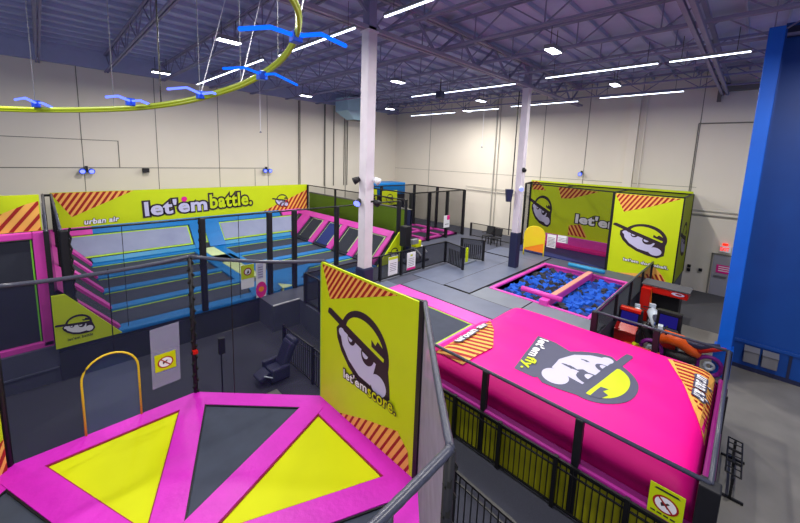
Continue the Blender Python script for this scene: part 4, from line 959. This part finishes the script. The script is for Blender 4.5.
def moto(loc, rz, lab, c1, c2, wheel, sc=1.0):
    t = thing('motorcycle_ride', loc, lab, 'arcade ride', 'motorcycle arcade rides')
    ox, oy, oz = loc; cz, szn = math.cos(rz), math.sin(rz)
    def G(x, y, z): return (ox+(x*cz-y*szn)*sc, oy+(x*szn+y*cz)*sc, oz+z*sc)
    def ring_(cx, cz_, R, r2):
        m_ = MB(); pts = [G(cx+R*math.cos(2*PI*k/20), 0, cz_+R*math.sin(2*PI*k/20)) for k in range(21)]
        return m_.tube(pts, r2, 8, cap=False)
    for cx in (-.68, .68):
        w_ = ring_(cx, .33, .27, .06*sc).build('wheel', M[wheel], t, smooth=True)
        ring_(cx, .33, .1, .04*sc).build('hub', M['silver'], w_, smooth=True)
    MB().tube([G(.68,0,.33), G(.5,0,.75), G(.42,0,1.02)], .04*sc, 6).build('fork', M['silver'], t)
    b_ = MB().tube([G(.62,0,.62), G(.35,0,.85), G(0,0,.82), G(-.3,0,.62), G(-.45,0,.55)], [.08*sc,.2*sc,.2*sc,.15*sc,.1*sc], 10).build('fairing', M[c1], t, smooth=True)
    MB().tube([G(.3,0,.35), G(-.1,0,.33), G(-.4,0,.4)], [.12*sc,.2*sc,.1*sc], 8).build('engine', M['dark'], t, smooth=True)
    MB().tube([G(-.1,0,.86), G(-.45,0,.84), G(-.85,0,1.0)], [.12*sc,.11*sc,.05*sc], 8).build('seat', M['leather'], t, smooth=True)
    MB().tube([G(-.4,0,.7), G(-.75,0,.88), G(-.98,0,.95)], [.1*sc,.09*sc,.03*sc], 8).build('tail', M[c2], t, smooth=True)
    MB().tube([G(.36,-.33,1.05), G(.44,0,1.0), G(.36,.33,1.05)], .025*sc, 6).build('handlebar', M['black'], t)
    MB().obox(G(.52,0,1.05), (.12*sc,.2*sc,.2*sc), Matrix.Rotation(rz, 3, 'Z')).build('windscreen', M['silver'], t)
    MB().obox(G(0,0,.04), (1.2*sc,.5*sc,.08*sc), Matrix.Rotation(rz, 3, 'Z')).build('floor_plinth', M['dark'], t)
    return t
moto((13.55, 1.0, .0), math.radians(96), 'motorcycle ride with purple wheel and pink tail beside the blue tower', 'orangem', 'redm', 'purplem', 1.05)
moto((15.3, 1.95, .0), math.radians(20), 'silver and blue motorcycle ride in the row before the red cabinet', 'silver', 'bluem', 'dark', .95)
moto((15.2, 2.45, .0), math.radians(15), 'white and red motorcycle ride next to the red cabinet', 'white', 'redm', 'dark', .85)
def cabinet(x, y, lab, scr, mq, c1):
    t = thing('arcade_cabinet', (x, y, 0), lab, 'arcade machine', 'arcade cabinets behind the airbag net')
    MB().box(x-.3, y-.35, 0, x+.35, y+.35, .8).build('body', M['dark'], t, bevel=.03)
    MB().slab([(x+.02,y+.24,.92), (x+.02,y-.24,.92), (x+.12,y-.24,1.28), (x+.12,y+.24,1.28)][::-1], .04).build('screen', M[scr], t)
    MB().box(x+.14, y-.34, .8, x+.34, y+.34, 1.4).build('monitor_housing', M['dark'], t, bevel=.02); MB().box(x+.1, y-.3, 1.3, x+.3, y+.3, 1.42).build('rear_housing', M[c1], t, bevel=.02)
    MB().box(x-.33, y-.3, .35, x-.31, y+.3, .7).build('front_art', M[mq], t)
    MB().slab([(x-.4,y+.3,.72), (x-.4,y-.3,.72), (x-.05,y-.3,.86), (x-.05,y+.3,.86)][::-1], .08).build('control_panel', M[c1], t)
    return t
cabinet(13.55, 2.42, 'arcade cabinet glowing red and blue behind the net, nearest the pit corner', 'glow_screen', 'redm', 'redm')
cabinet(14.25, 1.45, 'arcade cabinet with dark hood behind the net, next to the motorcycle ride', 'glow_screen', 'redm', 'dark')
t = thing('racing_game', (12.9, 1.75, 0), 'orange and red racing seat unit behind the airbag net', 'arcade ride')
MB().box(12.2, 1.3, 0, 13.3, 2.2, .3).build('base', M['dark'], t, bevel=.05)
MB().box(12.25, 1.35, .3, 12.75, 1.85, .55).build('seat', M['leather'], t, bevel=.08)
MB().slab([(12.2,1.3,.35), (12.2,1.9,.35), (12.35,1.9,.95), (12.35,1.3,.95)], .14).build('backrest', M['orangem'], t)
MB().tube([(12.3,2.2,.45), (12.8,2.22,.62), (13.3,2.1,.5)], [.06,.14,.05], 8).build('side_fairing', M['orangem'], t, smooth=True)
MB().tube([(12.3,1.95,.6), (12.8,2.0,.78), (13.2,1.95,.62)], [.03,.06,.03], 8).build('trim_flash', M['yellow'], t, smooth=True); t.location.x -= .35

# ------------------------------------------------------------------ blue tower / climbing wall
t = thing('blue_tower', (15.2, -2, 0), 'tall royal blue climbing wall with bright blue corner pillar', 'climbing wall')
MB().box(13.95, -.12, 0, 14.3, .2, 9.95).build('pillar', M['pillarblue'], t, bevel=.02)
MB().box(13.88, -.18, 0, 14.36, .26, .9).build('pillar_base', M['pillarblue'], t, bevel=.02)
MB().box(15.1, -9, 0, 15.4, -.12, 10.3).build('wall_panel', M['wallblue'], t)
MB().box(14.3, -.16, 0, 15.4, -.1, 9.95).build('side_panel', M['wallblue'], t)
MB().box(15.04, -9, .84, 15.1, -.14, .94).build('belt_rail', M['wallblue'], t, bevel=.01)
MB().box(15.06, -9, 0, 15.1, -.14, .12).build('foot_rail', M['navy'], t)
MB().box(15.06, -1.42, .12, 15.1, -1.36, .84).build('panel_joint', M['navy'], t)
MB().box(14.9, -9, 9.9, 15.1, .2, 10.15).build('top_beam', M['navy'], t)
MB().tube([(15.1,-1.75,2.0), (14.98,-1.75,2.02)], [.07,.04], 8).build('climbing_hold', M['white'], t)
for i, y in enumerate((-.58, -.98)):
    t = thing('hand_dryer', (15.0, y, .3), ['stainless steel wall box on the blue wall, left of the pair', 'stainless steel wall box on the blue wall, right of the pair'][i], 'steel box', 'stainless boxes on the blue wall')
    MB().box(14.86, y-.17, .32, 15.08, y+.17, .68).build('body', M['chrome'], t, bevel=.02)
    MB().slab([(14.84, y+.17, .66), (14.84, y-.17, .66), (15.06, y-.17, .76), (15.06, y+.17, .76)][::-1], .05).build('lid', M['chrome'], t)
    MB().box(15.06, y-.05, .3, 15.1, y+.05, .7).build('mount', M['black'], t)

# black wire rack on the concrete
t = thing('wire_rack', (9.6, -.5, 0), 'black wire bench rack standing on the concrete floor beside the airbag', 'rack')
for k, x in enumerate((8.85, 9.27, 9.69)):
    h = .46
    for z in (h,):
        MB().tube([(x,-.28,z), (x+.38,-.28,z), (x+.38,-.50,z-.02), (x,-.50,z-.02), (x,-.28,z)], .016, 6).build('seat_loop', M['black'], t)
        MB().tube([(x+.19,-.28,z), (x+.19,-.50,z)], .012, 6).build('cross_wire', M['black'], t)
MB().bar((8.7,-.39,.3), (10.2,-.39,.3), .04).build('spine', M['black'], t)
for x in (8.75, 10.05): MB().bar((x,-.2,.03), (x,-.58,.03), .04).bar((x,-.39,.03), (x,-.39,.44), .04).build('leg', M['black'], t)
MB().bar((9.3,-.39,.3), (9.3,-.39,.46), .04).bar((9.9,-.39,.3), (9.9,-.39,.46), .04).build('strut', M['black'], t)
